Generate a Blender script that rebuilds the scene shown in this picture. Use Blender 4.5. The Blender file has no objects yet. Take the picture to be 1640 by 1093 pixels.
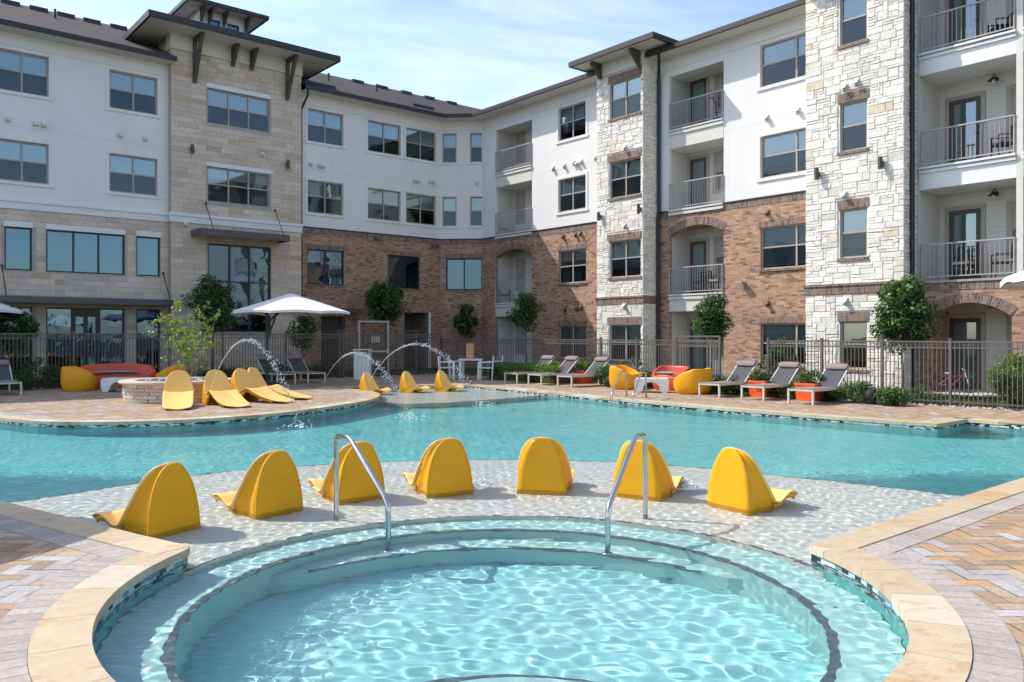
import bpy, bmesh, math, random
import numpy as np
from mathutils import Vector, Matrix
from mathutils.geometry import tessellate_polygon
random.seed(7)
RNG = np.random.default_rng(11)
R = math.radians
sc = bpy.context.scene
COL = sc.collection

# ------------------------------------------------------------------ camera, sky, sun, exposure
FPX = 1298.0; HZ = 538.0; CH = 1.6
cd = bpy.data.cameras.new('camera'); cam = bpy.data.objects.new('camera', cd); COL.objects.link(cam)
sc.camera = cam
cam.location = (0, 0, CH); cam.rotation_euler = (R(90), 0, 0)
cd.sensor_width = 36; cd.lens = FPX/1640*36; cd.shift_y = -(546.5-HZ)/1640
cd.clip_end = 2000; cd.clip_start = .05

EL = R(46); SUNAZ = math.atan2(-.96, .27)      # azimuth from +Y clockwise (sun high at the left, a little behind the buildings)
SD = Vector((math.sin(SUNAZ)*math.cos(EL), math.cos(SUNAZ)*math.cos(EL), math.sin(EL)))
world = bpy.data.worlds.new('World'); sc.world = world; world.use_nodes = True
nt = world.node_tree; bg = nt.nodes['Background']
sky = nt.nodes.new('ShaderNodeTexSky'); sky.sky_type = 'NISHITA'; sky.sun_disc = False
sky.sun_elevation = EL; sky.sun_rotation = SUNAZ
sky.air_density = 1.0; sky.dust_density = 1.2; sky.ozone_density = 1.1
tc = nt.nodes.new('ShaderNodeTexCoord'); mp = nt.nodes.new('ShaderNodeMapping')
mp.inputs['Scale'].default_value = (1.1, 1.1, 5.0); mp.inputs['Location'].default_value = (.4, .2, .1)
mp.inputs['Rotation'].default_value = (0, R(8), 0)
nz = nt.nodes.new('ShaderNodeTexNoise'); nz.inputs['Scale'].default_value = 1.7; nz.inputs['Detail'].default_value = 9
nz.inputs['Roughness'].default_value = .58; nz.inputs['Distortion'].default_value = .5
rp = nt.nodes.new('ShaderNodeMapRange'); rp.inputs[1].default_value = .47; rp.inputs[2].default_value = .82
rp.inputs[3].default_value = 0; rp.inputs[4].default_value = .5
mx = nt.nodes.new('ShaderNodeMix'); mx.data_type = 'RGBA'
mx.inputs[7].default_value = (6.6, 6.6, 6.6, 1)
L = nt.links.new
L(tc.outputs['Generated'], mp.inputs[0]); L(mp.outputs[0], nz.inputs[0]); L(nz.outputs['Fac'], rp.inputs[0])
L(rp.outputs[0], mx.inputs[0]); L(sky.outputs[0], mx.inputs[6]); L(mx.outputs[2], bg.inputs[0])
bg.inputs[1].default_value = .15
sl = bpy.data.lights.new('sun', 'SUN'); sl.energy = 2.95; sl.angle = R(.5); sl.color = (1, .95, .88)
sl.cycles.is_caustics_light = True
sun = bpy.data.objects.new('sun', sl); COL.objects.link(sun); sun.rotation_euler = SD.to_track_quat('Z', 'Y').to_euler()
sun.location = (-30, 8, 30)
sc.view_settings.view_transform = 'Standard'; sc.view_settings.look = 'None'
sc.view_settings.exposure = .78; sc.view_settings.gamma = 1
sc.cycles.use_denoising = True; sc.cycles.caustics_refractive = True; sc.cycles.caustics_reflective = False
sc.cycles.blur_glossy = 1.0; sc.cycles.max_bounces = 10; sc.cycles.transparent_max_bounces = 12
sc.cycles.sample_clamp_indirect = 6

# ------------------------------------------------------------------ materials
MATS = {}
def new_mat(name):
    m = bpy.data.materials.new(name); m.use_nodes = True
    t = m.node_tree; b = t.nodes['Principled BSDF']
    MATS[name] = m
    return m, t, b
def nd(t, typ, **kw):
    n = t.nodes.new(typ)
    for k, v in kw.items():
        if k in n.inputs: n.inputs[k].default_value = v
        else: setattr(n, k, v)
    return n
def mixc(t, fac, a, b, blend='MIX'):
    n = t.nodes.new('ShaderNodeMix'); n.data_type = 'RGBA'; n.blend_type = blend
    for i, v in ((0, fac), (6, a), (7, b)):
        if isinstance(v, bpy.types.NodeSocket): t.links.new(v, n.inputs[i])
        elif i == 0: n.inputs[0].default_value = v
        else: n.inputs[i].default_value = (*v, 1) if len(v) == 3 else v
    return n.outputs[2]
def mrange(t, src, a, b, c, d):
    n = t.nodes.new('ShaderNodeMapRange'); t.links.new(src, n.inputs[0])
    for i, v in zip((1, 2, 3, 4), (a, b, c, d)): n.inputs[i].default_value = v
    return n.outputs[0]
def uvn(t): return t.nodes.new('ShaderNodeUVMap').outputs[0]
def objc(t): return t.nodes.new('ShaderNodeTexCoord').outputs['Object']
def noise(t, vec, scale, detail=4, rough=.55, dist=0):
    n = nd(t, 'ShaderNodeTexNoise', Scale=scale, Detail=detail, Roughness=rough, Distortion=dist)
    t.links.new(vec, n.inputs['Vector']); return n.outputs['Fac']
def mth(t, op, a, b=None):
    n = t.nodes.new('ShaderNodeMath'); n.operation = op
    for i, v in enumerate((a, b)):
        if v is None: continue
        if isinstance(v, bpy.types.NodeSocket): t.links.new(v, n.inputs[i])
        else: n.inputs[i].default_value = v
    return n.outputs[0]
def bump(t, b, h, strength=.3, dist=.01):
    n = nd(t, 'ShaderNodeBump', Strength=strength, Distance=dist); t.links.new(h, n.inputs['Height'])
    t.links.new(n.outputs[0], b.inputs['Normal']); return n
def scalev(t, vec, s):
    n = t.nodes.new('ShaderNodeMapping'); n.inputs['Scale'].default_value = s; t.links.new(vec, n.inputs[0]); return n.outputs[0]
def simple(name, col, rough=.5, metal=0, var=.12, vs=6, bs=0, bscale=60, spec=None, coat=0):
    m, t, b = new_mat(name)
    o = objc(t)
    f = noise(t, o, vs, 5)
    c = mixc(t, mrange(t, f, .3, .7, 0, 1), [x*(1-var) for x in col], [min(1, x*(1+var)) for x in col])
    t.links.new(c, b.inputs['Base Color'])
    b.inputs['Roughness'].default_value = rough; b.inputs['Metallic'].default_value = metal
    if spec is not None: b.inputs['Specular IOR Level'].default_value = spec
    if coat: b.inputs['Coat Weight'].default_value = coat
    if bs: bump(t, b, noise(t, o, bscale, 3), bs, .005)
    return m
def colattr(name, rough=.7, var=.15, vs=30, bs=.4, bscale=25, bdist=.01, stain=None, mult=(1, 1, 1), caust=False, streak=None):
    m, t, b = new_mat(name)
    a = nd(t, 'ShaderNodeAttribute', attribute_name='Col').outputs['Color']
    o = objc(t)
    f = noise(t, o, vs, 6, .65)
    c = mixc(t, 1.0, a, mixc(t, mrange(t, f, .3, .7, 0, 1), (1-var,)*3, (1+var*.6,)*3), 'MULTIPLY')
    if mult != (1, 1, 1): c = mixc(t, 1.0, c, mult, 'MULTIPLY')
    if stain:
        g = noise(t, scalev(t, o, stain[2]), stain[0], 8, .7, 1.2)
        c = mixc(t, mrange(t, g, stain[3], stain[4], 0, stain[5]), c, stain[1])
    t.links.new(c, b.inputs['Base Color']); b.inputs['Roughness'].default_value = rough
    bump(t, b, noise(t, o, bscale, 6, .6), bs, bdist)
    return m

def stucco(name, col, jw=True):
    m, t, b = new_mat(name)
    uv = uvn(t); o = objc(t)
    f = noise(t, scalev(t, uv, (1, .35, 1)), .9, 6, .6)
    f2 = noise(t, o, 9, 4)
    c = mixc(t, mrange(t, f, .35, .7, 0, 1), [x*.93 for x in col], col)
    c = mixc(t, mrange(t, f2, .3, .7, 0, .25), c, [x*.9 for x in col])
    h = noise(t, o, 90, 3)
    if jw:
        # control joints: thin recessed lines, horizontal every storey and a vertical every 4.3 m
        s = t.nodes.new('ShaderNodeSeparateXYZ'); t.links.new(uv, s.inputs[0])
        jv = mth(t, 'LESS_THAN', mth(t, 'PINGPONG', mth(t, 'ADD', s.outputs[1], .42), 1.56), .012)
        ju = mth(t, 'LESS_THAN', mth(t, 'PINGPONG', s.outputs[0], 2.15), .008)
        j = mth(t, 'MAXIMUM', jv, ju)
        c = mixc(t, mth(t, 'MULTIPLY', j, .35), c, [x*.55 for x in col])
    t.links.new(c, b.inputs['Base Color']); b.inputs['Roughness'].default_value = .85
    bump(t, b, h, .35, .006)
    return m
def brickmat(name, bw=.2, bh=.0677, rot=False, c1=(.41, .275, .19), c2=(.32, .21, .15), mo=(.38, .315, .25)):
    m, t, b = new_mat(name)
    uv = uvn(t)
    if rot:
        r_ = t.nodes.new('ShaderNodeMapping'); r_.inputs['Rotation'].default_value = (0, 0, R(90)); t.links.new(uv, r_.inputs[0]); uv = r_.outputs[0]
    br = nd(t, 'ShaderNodeTexBrick', Scale=1.0)
    br.inputs['Brick Width'].default_value = bw; br.inputs['Row Height'].default_value = bh
    br.inputs['Mortar Size'].default_value = .0055; br.inputs['Mortar Smooth'].default_value = .2; br.inputs['Bias'].default_value = -.25
    br.inputs['Color1'].default_value = (*c1, 1); br.inputs['Color2'].default_value = (*c2, 1); br.inputs['Mortar'].default_value = (*mo, 1)
    t.links.new(uv, br.inputs['Vector'])
    # random tone per brick
    s = t.nodes.new('ShaderNodeSeparateXYZ'); t.links.new(uv, s.inputs[0])
    row = mth(t, 'FLOOR', mth(t, 'DIVIDE', s.outputs[1], bh))
    off = mth(t, 'MULTIPLY', mth(t, 'MODULO', mth(t, 'ABSOLUTE', row), 2.0), .5)
    colx = mth(t, 'FLOOR', mth(t, 'ADD', mth(t, 'DIVIDE', s.outputs[0], bw), off))
    cmb = t.nodes.new('ShaderNodeCombineXYZ'); t.links.new(colx, cmb.inputs[0]); t.links.new(row, cmb.inputs[1])
    wn = t.nodes.new('ShaderNodeTexWhiteNoise'); t.links.new(cmb.outputs[0], wn.inputs[0])
    cr = t.nodes.new('ShaderNodeValToRGB'); e = cr.color_ramp; e.interpolation = 'CONSTANT'
    stops = [(0, (.62, .5, .45)), (.10, (1.05, .95, .9)), (.3, (1.25, 1.1, 1.0)), (.5, (1.0, 1.0, 1.0)), (.68, (1.35, 1.3, 1.25)), (.84, (.85, .8, .8)), (.94, (.52, .46, .47))]
    e.elements[0].position = 0; e.elements[0].color = (*stops[0][1], 1); e.elements[1].position = stops[1][0]; e.elements[1].color = (*stops[1][1], 1)
    for p_, c_ in stops[2:]:
        q = e.elements.new(p_); q.color = (*c_, 1)
    t.links.new(wn.outputs[0], cr.inputs[0])
    big = noise(t, uv, 1.3, 5, .6)
    base = mixc(t, 1.0, br.outputs['Color'], cr.outputs[0], 'MULTIPLY')
    base = mixc(t, br.outputs['Fac'], base, mo)
    base = mixc(t, 1.0, base, mixc(t, mrange(t, big, .3, .7, 0, 1), (.85, .85, .86), (1.12, 1.08, 1.05)), 'MULTIPLY')
    sm = noise(t, scalev(t, uv, (1, 2.5, 1)), 26, 5, .7)
    base = mixc(t, 1.0, base, mixc(t, mrange(t, sm, .3, .7, 0, 1), (.78, .76, .76), (1.16, 1.14, 1.12)), 'MULTIPLY')
    t.links.new(base, b.inputs['Base Color']); b.inputs['Roughness'].default_value = .88
    h = mth(t, 'ADD', mth(t, 'MULTIPLY', br.outputs['Fac'], -1.0), mth(t, 'MULTIPLY', sm, .5))
    bump(t, b, h, .6, .012)
    return m
def siding(name, col, pitch=.15):
    m, t, b = new_mat(name)
    uv = uvn(t); s = t.nodes.new('ShaderNodeSeparateXYZ'); t.links.new(uv, s.inputs[0])
    fr = mth(t, 'FRACT', mth(t, 'DIVIDE', s.outputs[1], pitch))
    ln = mth(t, 'LESS_THAN', fr, .05)
    c = mixc(t, mth(t, 'MULTIPLY', ln, .35), col, [x*.4 for x in col])
    t.links.new(c, b.inputs['Base Color']); b.inputs['Roughness'].default_value = .6
    bump(t, b, mth(t, 'MULTIPLY', fr, -1.0), .7, .015)
    return m
def shingles():
    m, t, b = new_mat('shingle')
    uv = uvn(t)
    br = nd(t, 'ShaderNodeTexBrick', Scale=1.0)
    for k, v in (('Brick Width', .3), ('Row Height', .14), ('Mortar Size', .008), ('Bias', 0)): br.inputs[k].default_value = v
    br.inputs['Color1'].default_value = (.062, .047, .045, 1); br.inputs['Color2'].default_value = (.028, .023, .023, 1); br.inputs['Mortar'].default_value = (.015, .012, .012, 1)
    t.links.new(uv, br.inputs['Vector'])
    f = noise(t, uv, 4, 6, .7)
    c = mixc(t, 1.0, br.outputs['Color'], mixc(t, mrange(t, f, .3, .7, 0, 1), (.75, .75, .75), (1.4, 1.35, 1.3)), 'MULTIPLY')
    t.links.new(c, b.inputs['Base Color']); b.inputs['Roughness'].default_value = .95
    bump(t, b, noise(t, uv, 80, 3), .5, .01)
    return m
def glass(name, refl, tint, wav=.02, rough=.01, gcol=(.62, .75, .82)):
    m = bpy.data.materials.new(name); m.use_nodes = True; MATS[name] = m
    t = m.node_tree; t.nodes.clear()
    out = t.nodes.new('ShaderNodeOutputMaterial'); mix = t.nodes.new('ShaderNodeMixShader')
    tr = t.nodes.new('ShaderNodeBsdfTransparent'); tr.inputs[0].default_value = (*tint, 1)
    gl = t.nodes.new('ShaderNodeBsdfGlossy'); gl.inputs['Roughness'].default_value = rough; gl.inputs[0].default_value = (*gcol, 1)
    fr = t.nodes.new('ShaderNodeFresnel'); fr.inputs[0].default_value = 1.5
    fac = mth(t, 'MINIMUM', mth(t, 'ADD', fr.outputs[0], refl), 1.0)
    bn = nd(t, 'ShaderNodeBump', Strength=.5, Distance=wav); t.links.new(noise(t, uvn(t), .9, 2), bn.inputs['Height'])
    t.links.new(bn.outputs[0], gl.inputs['Normal'])
    t.links.new(fac, mix.inputs[0]); t.links.new(tr.outputs[0], mix.inputs[1]); t.links.new(gl.outputs[0], mix.inputs[2])
    t.links.new(mix.outputs[0], out.inputs[0])
    return m
def blindmat():
    m, t, b = new_mat('blind')
    s = t.nodes.new('ShaderNodeSeparateXYZ'); t.links.new(uvn(t), s.inputs[0])
    fr = mth(t, 'FRACT', mth(t, 'DIVIDE', s.outputs[1], .05))
    c = mixc(t, mth(t, 'LESS_THAN', fr, .3), (.62, .62, .58), (.34, .35, .34))
    t.links.new(c, b.inputs['Base Color']); b.inputs['Roughness'].default_value = .7
    return m
def mosaic():
    m, t, b = new_mat('mosaic_tile')
    uv = uvn(t); s = t.nodes.new('ShaderNodeSeparateXYZ'); t.links.new(uv, s.inputs[0])
    row = mth(t, 'FLOOR', mth(t, 'DIVIDE', s.outputs[1], .03))
    off = mth(t, 'MULTIPLY', mth(t, 'MODULO', mth(t, 'ABSOLUTE', row), 2.0), .5)
    cx = mth(t, 'FLOOR', mth(t, 'ADD', mth(t, 'DIVIDE', s.outputs[0], .085), off))
    cmb = t.nodes.new('ShaderNodeCombineXYZ'); t.links.new(cx, cmb.inputs[0]); t.links.new(row, cmb.inputs[1])
    wn = t.nodes.new('ShaderNodeTexWhiteNoise'); t.links.new(cmb.outputs[0], wn.inputs[0])
    cr = t.nodes.new('ShaderNodeValToRGB'); e = cr.color_ramp; e.interpolation = 'CONSTANT'
    e.elements[0].color = (.015, .02, .03, 1); e.elements[1].position = .36; e.elements[1].color = (.38, .55, .58, 1)
    for p_, c_ in ((.6, (.12, .26, .32, 1)), (.78, (.6, .66, .66, 1))): e.elements.new(p_).color = c_
    t.links.new(wn.outputs[0], cr.inputs[0]); t.links.new(cr.outputs[0], b.inputs['Base Color'])
    b.inputs['Roughness'].default_value = .15
    return m
def leafmat(name, trans=.35):
    m = bpy.data.materials.new(name); m.use_nodes = True; MATS[name] = m
    t = m.node_tree; t.nodes.clear()
    out = t.nodes.new('ShaderNodeOutputMaterial'); a = nd(t, 'ShaderNodeAttribute', attribute_name='Col').outputs['Color']
    b = t.nodes.new('ShaderNodeBsdfPrincipled'); b.inputs['Roughness'].default_value = .42
    tl = t.nodes.new('ShaderNodeBsdfTranslucent'); mix = t.nodes.new('ShaderNodeMixShader'); mix.inputs[0].default_value = trans
    t.links.new(a, b.inputs['Base Color']); t.links.new(mixc(t, 1.0, a, (1.3, 1.5, .6), 'MULTIPLY'), tl.inputs[0])
    t.links.new(b.outputs[0], mix.inputs[1]); t.links.new(tl.outputs[0], mix.inputs[2]); t.links.new(mix.outputs[0], out.inputs[0])
    return m
def plaster(name, c1, c2):
    m, t, b = new_mat(name)
    o = objc(t)
    f = noise(t, o, 1.1, 5, .6); g = noise(t, o, 70, 3, .6)
    c = mixc(t, mrange(t, f, .3, .7, 0, 1), c1, c2)
    c = mixc(t, mrange(t, g, .35, .75, 0, .3), c, [x*.6 for x in c1])
    t.links.new(c, b.inputs['Base Color']); b.inputs['Roughness'].default_value = .8
    return m

WHITE = stucco('white_stucco', (.82, .80, .78))
CREAM = simple('cream_trim', (.66, .63, .57), .6, var=.05)
WTRIM = simple('white_trim', (.76, .76, .76), .55, var=.04)
BRICK = brickmat('brick')
SOLD = brickmat('soldier_brick', .2, .0677, True, c1=(.22, .17, .15), c2=(.175, .135, .12))
SIDING = siding('siding', (.62, .6, .55))
SHING = shingles()
DARKM = simple('dark_bronze', (.022, .02, .02), .45, var=.1)
WOODB = simple('bracket_brown', (.085, .07, .06), .6, var=.15)
TAUPE = simple('taupe_frame', (.38, .335, .29), .5, var=.06)
BLKF = simple('black_frame', (.014, .014, .015), .4, var=.1)
DOORM = simple('door_brown', (.075, .06, .055), .5, var=.08)
GLASS = glass('window_glass', .24, (.66, .76, .76), .006)
SCREEN = glass('screened_glass', .05, (.26, .28, .29), .02, .06)
STORE = glass('storefront_glass', .26, (.34, .42, .45), .012, .01, (.30, .48, .62))
BLIND = blindmat()
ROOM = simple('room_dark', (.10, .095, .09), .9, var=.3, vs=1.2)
STONEW = colattr('white_stone', .85, .22, 14, .8, 22, .02)
STONET = colattr('tan_stone', .85, .12, 9, .35, 30, .006)
STONEF = colattr('pit_stone', .85, .2, 20, .9, 24, .02)
WMORTAR = simple('pale_mortar', (.74, .70, .63), .95, var=.08)
MORTAR = simple('mortar', (.42, .38, .33), .95, var=.1)
AWN = simple('awning_grey', (.085, .085, .088), .5, var=.06)
RAILM = simple('railing_grey', (.40, .38, .365), .45, var=.05)
FENCE = simple('fence_bronze', (.125, .11, .103), .45, var=.08)
YELSHADE = simple('shaded_yellow_plastic', (.80, .37, .008), .48, var=.05, vs=3, spec=.28)  # shaded tone of the chair plastic, painted on back panels and skirts
YELSUN = simple('sunlit_yellow_plastic', (.90, .56, .17), .5, var=.04, vs=3, spec=.3)  # same plastic, sunlit paleness painted into the seat shell colour
YSOFA = simple('golden_plastic', (.80, .35, .008), .45, var=.05, vs=2, spec=.3)
RSOFA = simple('coral_plastic', (.60, .085, .04), .4, var=.05, vs=2)
ORANGE = simple('orange_planter', (.80, .115, .02), .4, var=.05)
WPLAS = simple('white_plastic', (.74, .74, .75), .35, var=.03)
LFRAME = simple('lounger_frame', (.58, .55, .51), .4, var=.04)
SLING = simple('grey_sling', (.062, .064, .074), .8, var=.12, vs=40)
PILLOW = simple('taupe_pillow', (.24, .19, .185), .9, var=.15, vs=50)
STEEL = simple('stainless', (.55, .56, .58), .18, 1.0, var=.06)
CANVAS = simple('grey_white_canvas', (.76, .73, .73), .9, var=.05)
BARK = simple('bark', (.14, .10, .075), .95, var=.3, vs=18, bs=.5)
STEMP = simple('pale_stem', (.30, .24, .20), .9, var=.2)
LEAF = leafmat('leaf'); 
MULCH = simple('mulch', (.055, .04, .03), 1, var=.5, vs=14, bs=1, bscale=40)
WOODJ = simple('wood_blocks', (.55, .33, .17), .7, var=.25, vs=30)
PINK = simple('pink_paint', (.5, .04, .2), .35)
RUBBER = simple('rubber', (.015, .015, .016), .8)
GRAVEL = colattr('gravel_stone', .9, .3, 20, .6, 30)
PAVER = colattr('paver', .85, .24, 26, .5, 60, .006, stain=(1.1, (.17, .13, .10), (1, 1, 1), .48, .78, .35))
COPING = colattr('coping_stone', .72, .12, 9, .45, 30, .006, stain=(2.6, (.40, .21, .07), (1, 1.5, 1), .53, .67, .8))
PLW = plaster('white_plaster', (.79, .77, .70), (.87, .84, .76))
PLB = plaster('pool_plaster', (.15, .63, .63), (.22, .72, .70))  # turquoise of the deep water is painted into this plaster
PLM = plaster('basin_plaster', (.33, .72, .73), (.43, .81, .81))  # basin floor, its base colour carries the water's aqua tint
PLS = plaster('step_plaster', (.45, .75, .73), (.56, .83, .79))  # teal of shaded water painted into bench and step colour
MOS = mosaic()
NOSE = simple('nosing_tile', (.11, .155, .175), .3, var=.5, vs=25)
FOAM = simple('foam', (.85, .88, .9), .3, var=.03)
PATW = simple('patterned_fabric', (.25, .25, .26), .9, var=.9, vs=30)

def watermat():
    m = bpy.data.materials.new('water'); m.use_nodes = True
    t = m.node_tree; t.nodes.clear()
    out = t.nodes.new('ShaderNodeOutputMaterial'); g = t.nodes.new('ShaderNodeBsdfGlass')
    g.inputs['IOR'].default_value = 1.33; g.inputs['Roughness'].default_value = 0; g.inputs[0].default_value = (.93, .99, 1, 1)
    g = t.nodes.new('ShaderNodeBsdfRefraction'); g.inputs['IOR'].default_value = 1.33; g.inputs['Roughness'].default_value = 0; g.inputs[0].default_value = (.95, .995, 1, 1)
    gl = t.nodes.new('ShaderNodeBsdfGlossy'); gl.inputs['Roughness'].default_value = .0
    bn = nd(t, 'ShaderNodeBump', Strength=.8, Distance=.02); t.links.new(noise(t, scalev(t, objc(t), (1, 1.6, 1)), 11, 4, .62, .4), bn.inputs['Height']); t.links.new(bn.outputs[0], gl.inputs['Normal'])
    fr = t.nodes.new('ShaderNodeFresnel'); fr.inputs[0].default_value = 1.33; mx_ = t.nodes.new('ShaderNodeMixShader')
    t.links.new(mth(t, 'MULTIPLY', fr.outputs[0], .78), mx_.inputs[0]); t.links.new(g.outputs[0], mx_.inputs[1]); t.links.new(gl.outputs[0], mx_.inputs[2])
    t.links.new(mx_.outputs[0], out.inputs[0]); return m
WATER = watermat()
def jetmat():
    m = bpy.data.materials.new('jet_water'); m.use_nodes = True
    t = m.node_tree; b = t.nodes['Principled BSDF']
    b.inputs['Base Color'].default_value = (.85, .9, .93, 1); b.inputs['Roughness'].default_value = .08
    b.inputs['Transmission Weight'].default_value = .55; b.inputs['IOR'].default_value = 1.33; return m
JET = jetmat()

# ------------------------------------------------------------------ mesh builder
class MB:
    def __init__(s): s.v = []; s.f = []; s.c = []; s.m = []; s.uv = {}; s.cur = None; s.mi = 0
    def face(s, pts, uv=None):
        n = len(s.v); s.v.extend([tuple(p) for p in pts]); s.f.append(tuple(range(n, n+len(pts))))
        s.c.append(s.cur); s.m.append(s.mi)
        if uv is not None: s.uv[len(s.f)-1] = uv
    def add(s, V, Fs):
        n = len(s.v); s.v.extend([tuple(p) for p in V])
        for f in Fs: s.f.append(tuple(i+n for i in f)); s.c.append(s.cur); s.m.append(s.mi)
    def hexa(s, P):   # P: 8 points, bottom 0-3 ccw, top 4-7
        s.add(P, [(3, 2, 1, 0), (4, 5, 6, 7), (0, 1, 5, 4), (1, 2, 6, 5), (2, 3, 7, 6), (3, 0, 4, 7)])
    def box(s, x0, x1, y0, y1, z0, z1, T=None):
        P = [(x0, y0, z0), (x1, y0, z0), (x1, y1, z0), (x0, y1, z0), (x0, y0, z1), (x1, y0, z1), (x1, y1, z1), (x0, y1, z1)]
        if T: P = [T(*p) for p in P]
        s.hexa(P)
    def bar(s, a, b, w, h=None, up=(0, 0, 1)):
        a = Vector(a); b = Vector(b); h = h or w; d = (b-a).normalized(); u = Vector(up)
        if abs(d.dot(u)) > .98: u = Vector((0, 1, 0))
        x = d.cross(u).normalized(); y = x.cross(d).normalized()
        q = [x*(-w/2)+y*(-h/2), x*(w/2)+y*(-h/2), x*(w/2)+y*(h/2), x*(-w/2)+y*(h/2)]
        s.hexa([a+k for k in q]+[b+k for k in q])
    def tube(s, pts, r, n=8, caps=True, r_end=None):
        pts = [Vector(p) for p in pts]; N = len(pts)
        rs = [r if r_end is None else r+(r_end-r)*i/(N-1) for i in range(N)] if not isinstance(r, (list, tuple)) else list(r)
        V = []; prev = None
        for i, p in enumerate(pts):
            d = (pts[min(i+1, N-1)]-pts[max(i-1, 0)]).normalized()
            if prev is None:
                u = Vector((0, 0, 1)) if abs(d.z) < .9 else Vector((1, 0, 0))
                x = d.cross(u).normalized()
            else: x = (prev-d*prev.dot(d)).normalized()
            prev = x; y = d.cross(x)
            for k in range(n):
                a = 2*math.pi*k/n; V.append(p+x*(math.cos(a)*rs[i])+y*(math.sin(a)*rs[i]))
        Fs = [(i*n+k, i*n+(k+1) % n, (i+1)*n+(k+1) % n, (i+1)*n+k) for i in range(N-1) for k in range(n)]
        if caps: Fs += [tuple(range(n-1, -1, -1)), tuple((N-1)*n+k for k in range(n))]
        s.add(V, Fs)
    def lathe(s, prof, cx=0, cy=0, n=24, T=None):
        V = []
        for r, z in prof:
            for k in range(n):
                a = 2*math.pi*k/n; p = (cx+r*math.cos(a), cy+r*math.sin(a), z); V.append(T(*p) if T else p)
        N = len(prof)
        s.add(V, [(i*n+k, i*n+(k+1) % n, (i+1)*n+(k+1) % n, (i+1)*n+k) for i in range(N-1) for k in range(n)])
    def sphere(s, c, r, n=10, m=6):
        prof = [(r*math.sin(math.pi*i/m)+1e-5, c[2]-r*math.cos(math.pi*i/m)) for i in range(m+1)]
        s.lathe(prof, c[0], c[1], n)
    def prism(s, pts, z0, z1, T=None):   # 2D polygon (x,y) extruded z, or mapped by T
        n = len(pts); V = [(x, y, z0) for x, y in pts]+[(x, y, z1) for x, y in pts]
        if T: V = [T(*p) for p in V]
        tri = tessellate_polygon([[Vector((x, y, 0)) for x, y in pts]])
        Fs = [tuple(t_) for t_ in tri]+[tuple(i+n for i in t_) for t_ in tri]
        Fs += [(i, (i+1) % n, (i+1) % n+n, i+n) for i in range(n)]
        s.add(V, Fs)
    def grid(s, G, closed=False):
        n = len(G); m = len(G[0]); V = [p for r in G for p in r]
        s.add(V, [(i*m+j, i*m+(j+1) % m, (i+1)*m+(j+1) % m, (i+1)*m+j) for i in range(n-1) for j in range(m if closed else m-1)])
    def build(s, name, mats, parent=None, smooth=False, org=None, uv=True, merge=False, recalc=False):
        me = bpy.data.meshes.new(name)
        V = s.v if org is None else [(x-org[0], y-org[1], z-org[2]) for x, y, z in s.v]
        me.from_pydata(V, [], s.f)
        mats = mats if isinstance(mats, (list, tuple)) else [mats]
        for m in mats: me.materials.append(m)
        if len(mats) > 1: me.polygons.foreach_set('material_index', s.m)
        if recalc or merge:
            bm = bmesh.new(); bm.from_mesh(me)
            if merge: bmesh.ops.remove_doubles(bm, verts=bm.verts, dist=1e-4)
            bmesh.ops.recalc_face_normals(bm, faces=bm.faces); bm.to_mesh(me); bm.free()
        if uv and len(me.polygons) < 40000:
            me.update()
            u = me.uv_layers.new(name='UVMap'); D = np.zeros(len(me.loops)*2)
            wv = np.array(s.v) if not merge else None
            for p in me.polygons:
                if p.index in s.uv and not merge:
                    for k, li in enumerate(p.loop_indices): D[2*li], D[2*li+1] = s.uv[p.index][k]
                    continue
                nx, ny, nz_ = p.normal
                l = math.hypot(nx, ny)
                if l > .8: tx, ty = -ny/l, nx/l; mode = 0
                elif l > .05: tx, ty = -ny/l, nx/l; mode = 1   # sloped roofs
                else: mode = 2
                for li in p.loop_indices:
                    co = s.v[me.loops[li].vertex_index] if not merge else me.vertices[me.loops[li].vertex_index].co
                    if mode == 0: D[2*li], D[2*li+1] = co[0]*tx+co[1]*ty, co[2]
                    elif mode == 1: D[2*li], D[2*li+1] = co[0]*tx+co[1]*ty, (co[0]*nx/l+co[1]*ny/l)*-1/max(.3, abs(nz_))
                    else: D[2*li], D[2*li+1] = co[0], co[1]
            u.data.foreach_set('uv', D)
        if any(c is not None for c in s.c) and not merge:
            ca = me.color_attributes.new('Col', 'FLOAT_COLOR', 'CORNER')
            D = []
            for f, c in zip(s.f, s.c): D.extend(list((*(c or (.5, .5, .5)), 1))*len(f))
            ca.data.foreach_set('color', D)
        if smooth: me.shade_smooth()
        o = bpy.data.objects.new(name, me); COL.objects.link(o)
        if parent: o.parent = parent
        return o
def autosmooth(o, ang=40):
    me = o.data
    me.shade_smooth()
    me.set_sharp_from_angle(angle=R(ang))
    return o
def tag(o, label=None, cat=None, group=None, kind=None):
    if label: o['label'] = label
    if cat: o['category'] = cat
    if group: o['group'] = group
    if kind: o['kind'] = kind
    return o
def empty(name, loc=(0, 0, 0), rz=0):
    o = bpy.data.objects.new(name, None); COL.objects.link(o); o.location = loc; o.rotation_euler = (0, 0, rz)
    o.empty_display_size = .1; return o
def copy_tree(o, parent=None):
    c = o.copy(); COL.objects.link(c)
    if parent: c.parent = parent
    for ch in list(o.children): copy_tree(ch, c)
    return c
def struct(o): o['kind'] = 'structure'; return o

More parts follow.
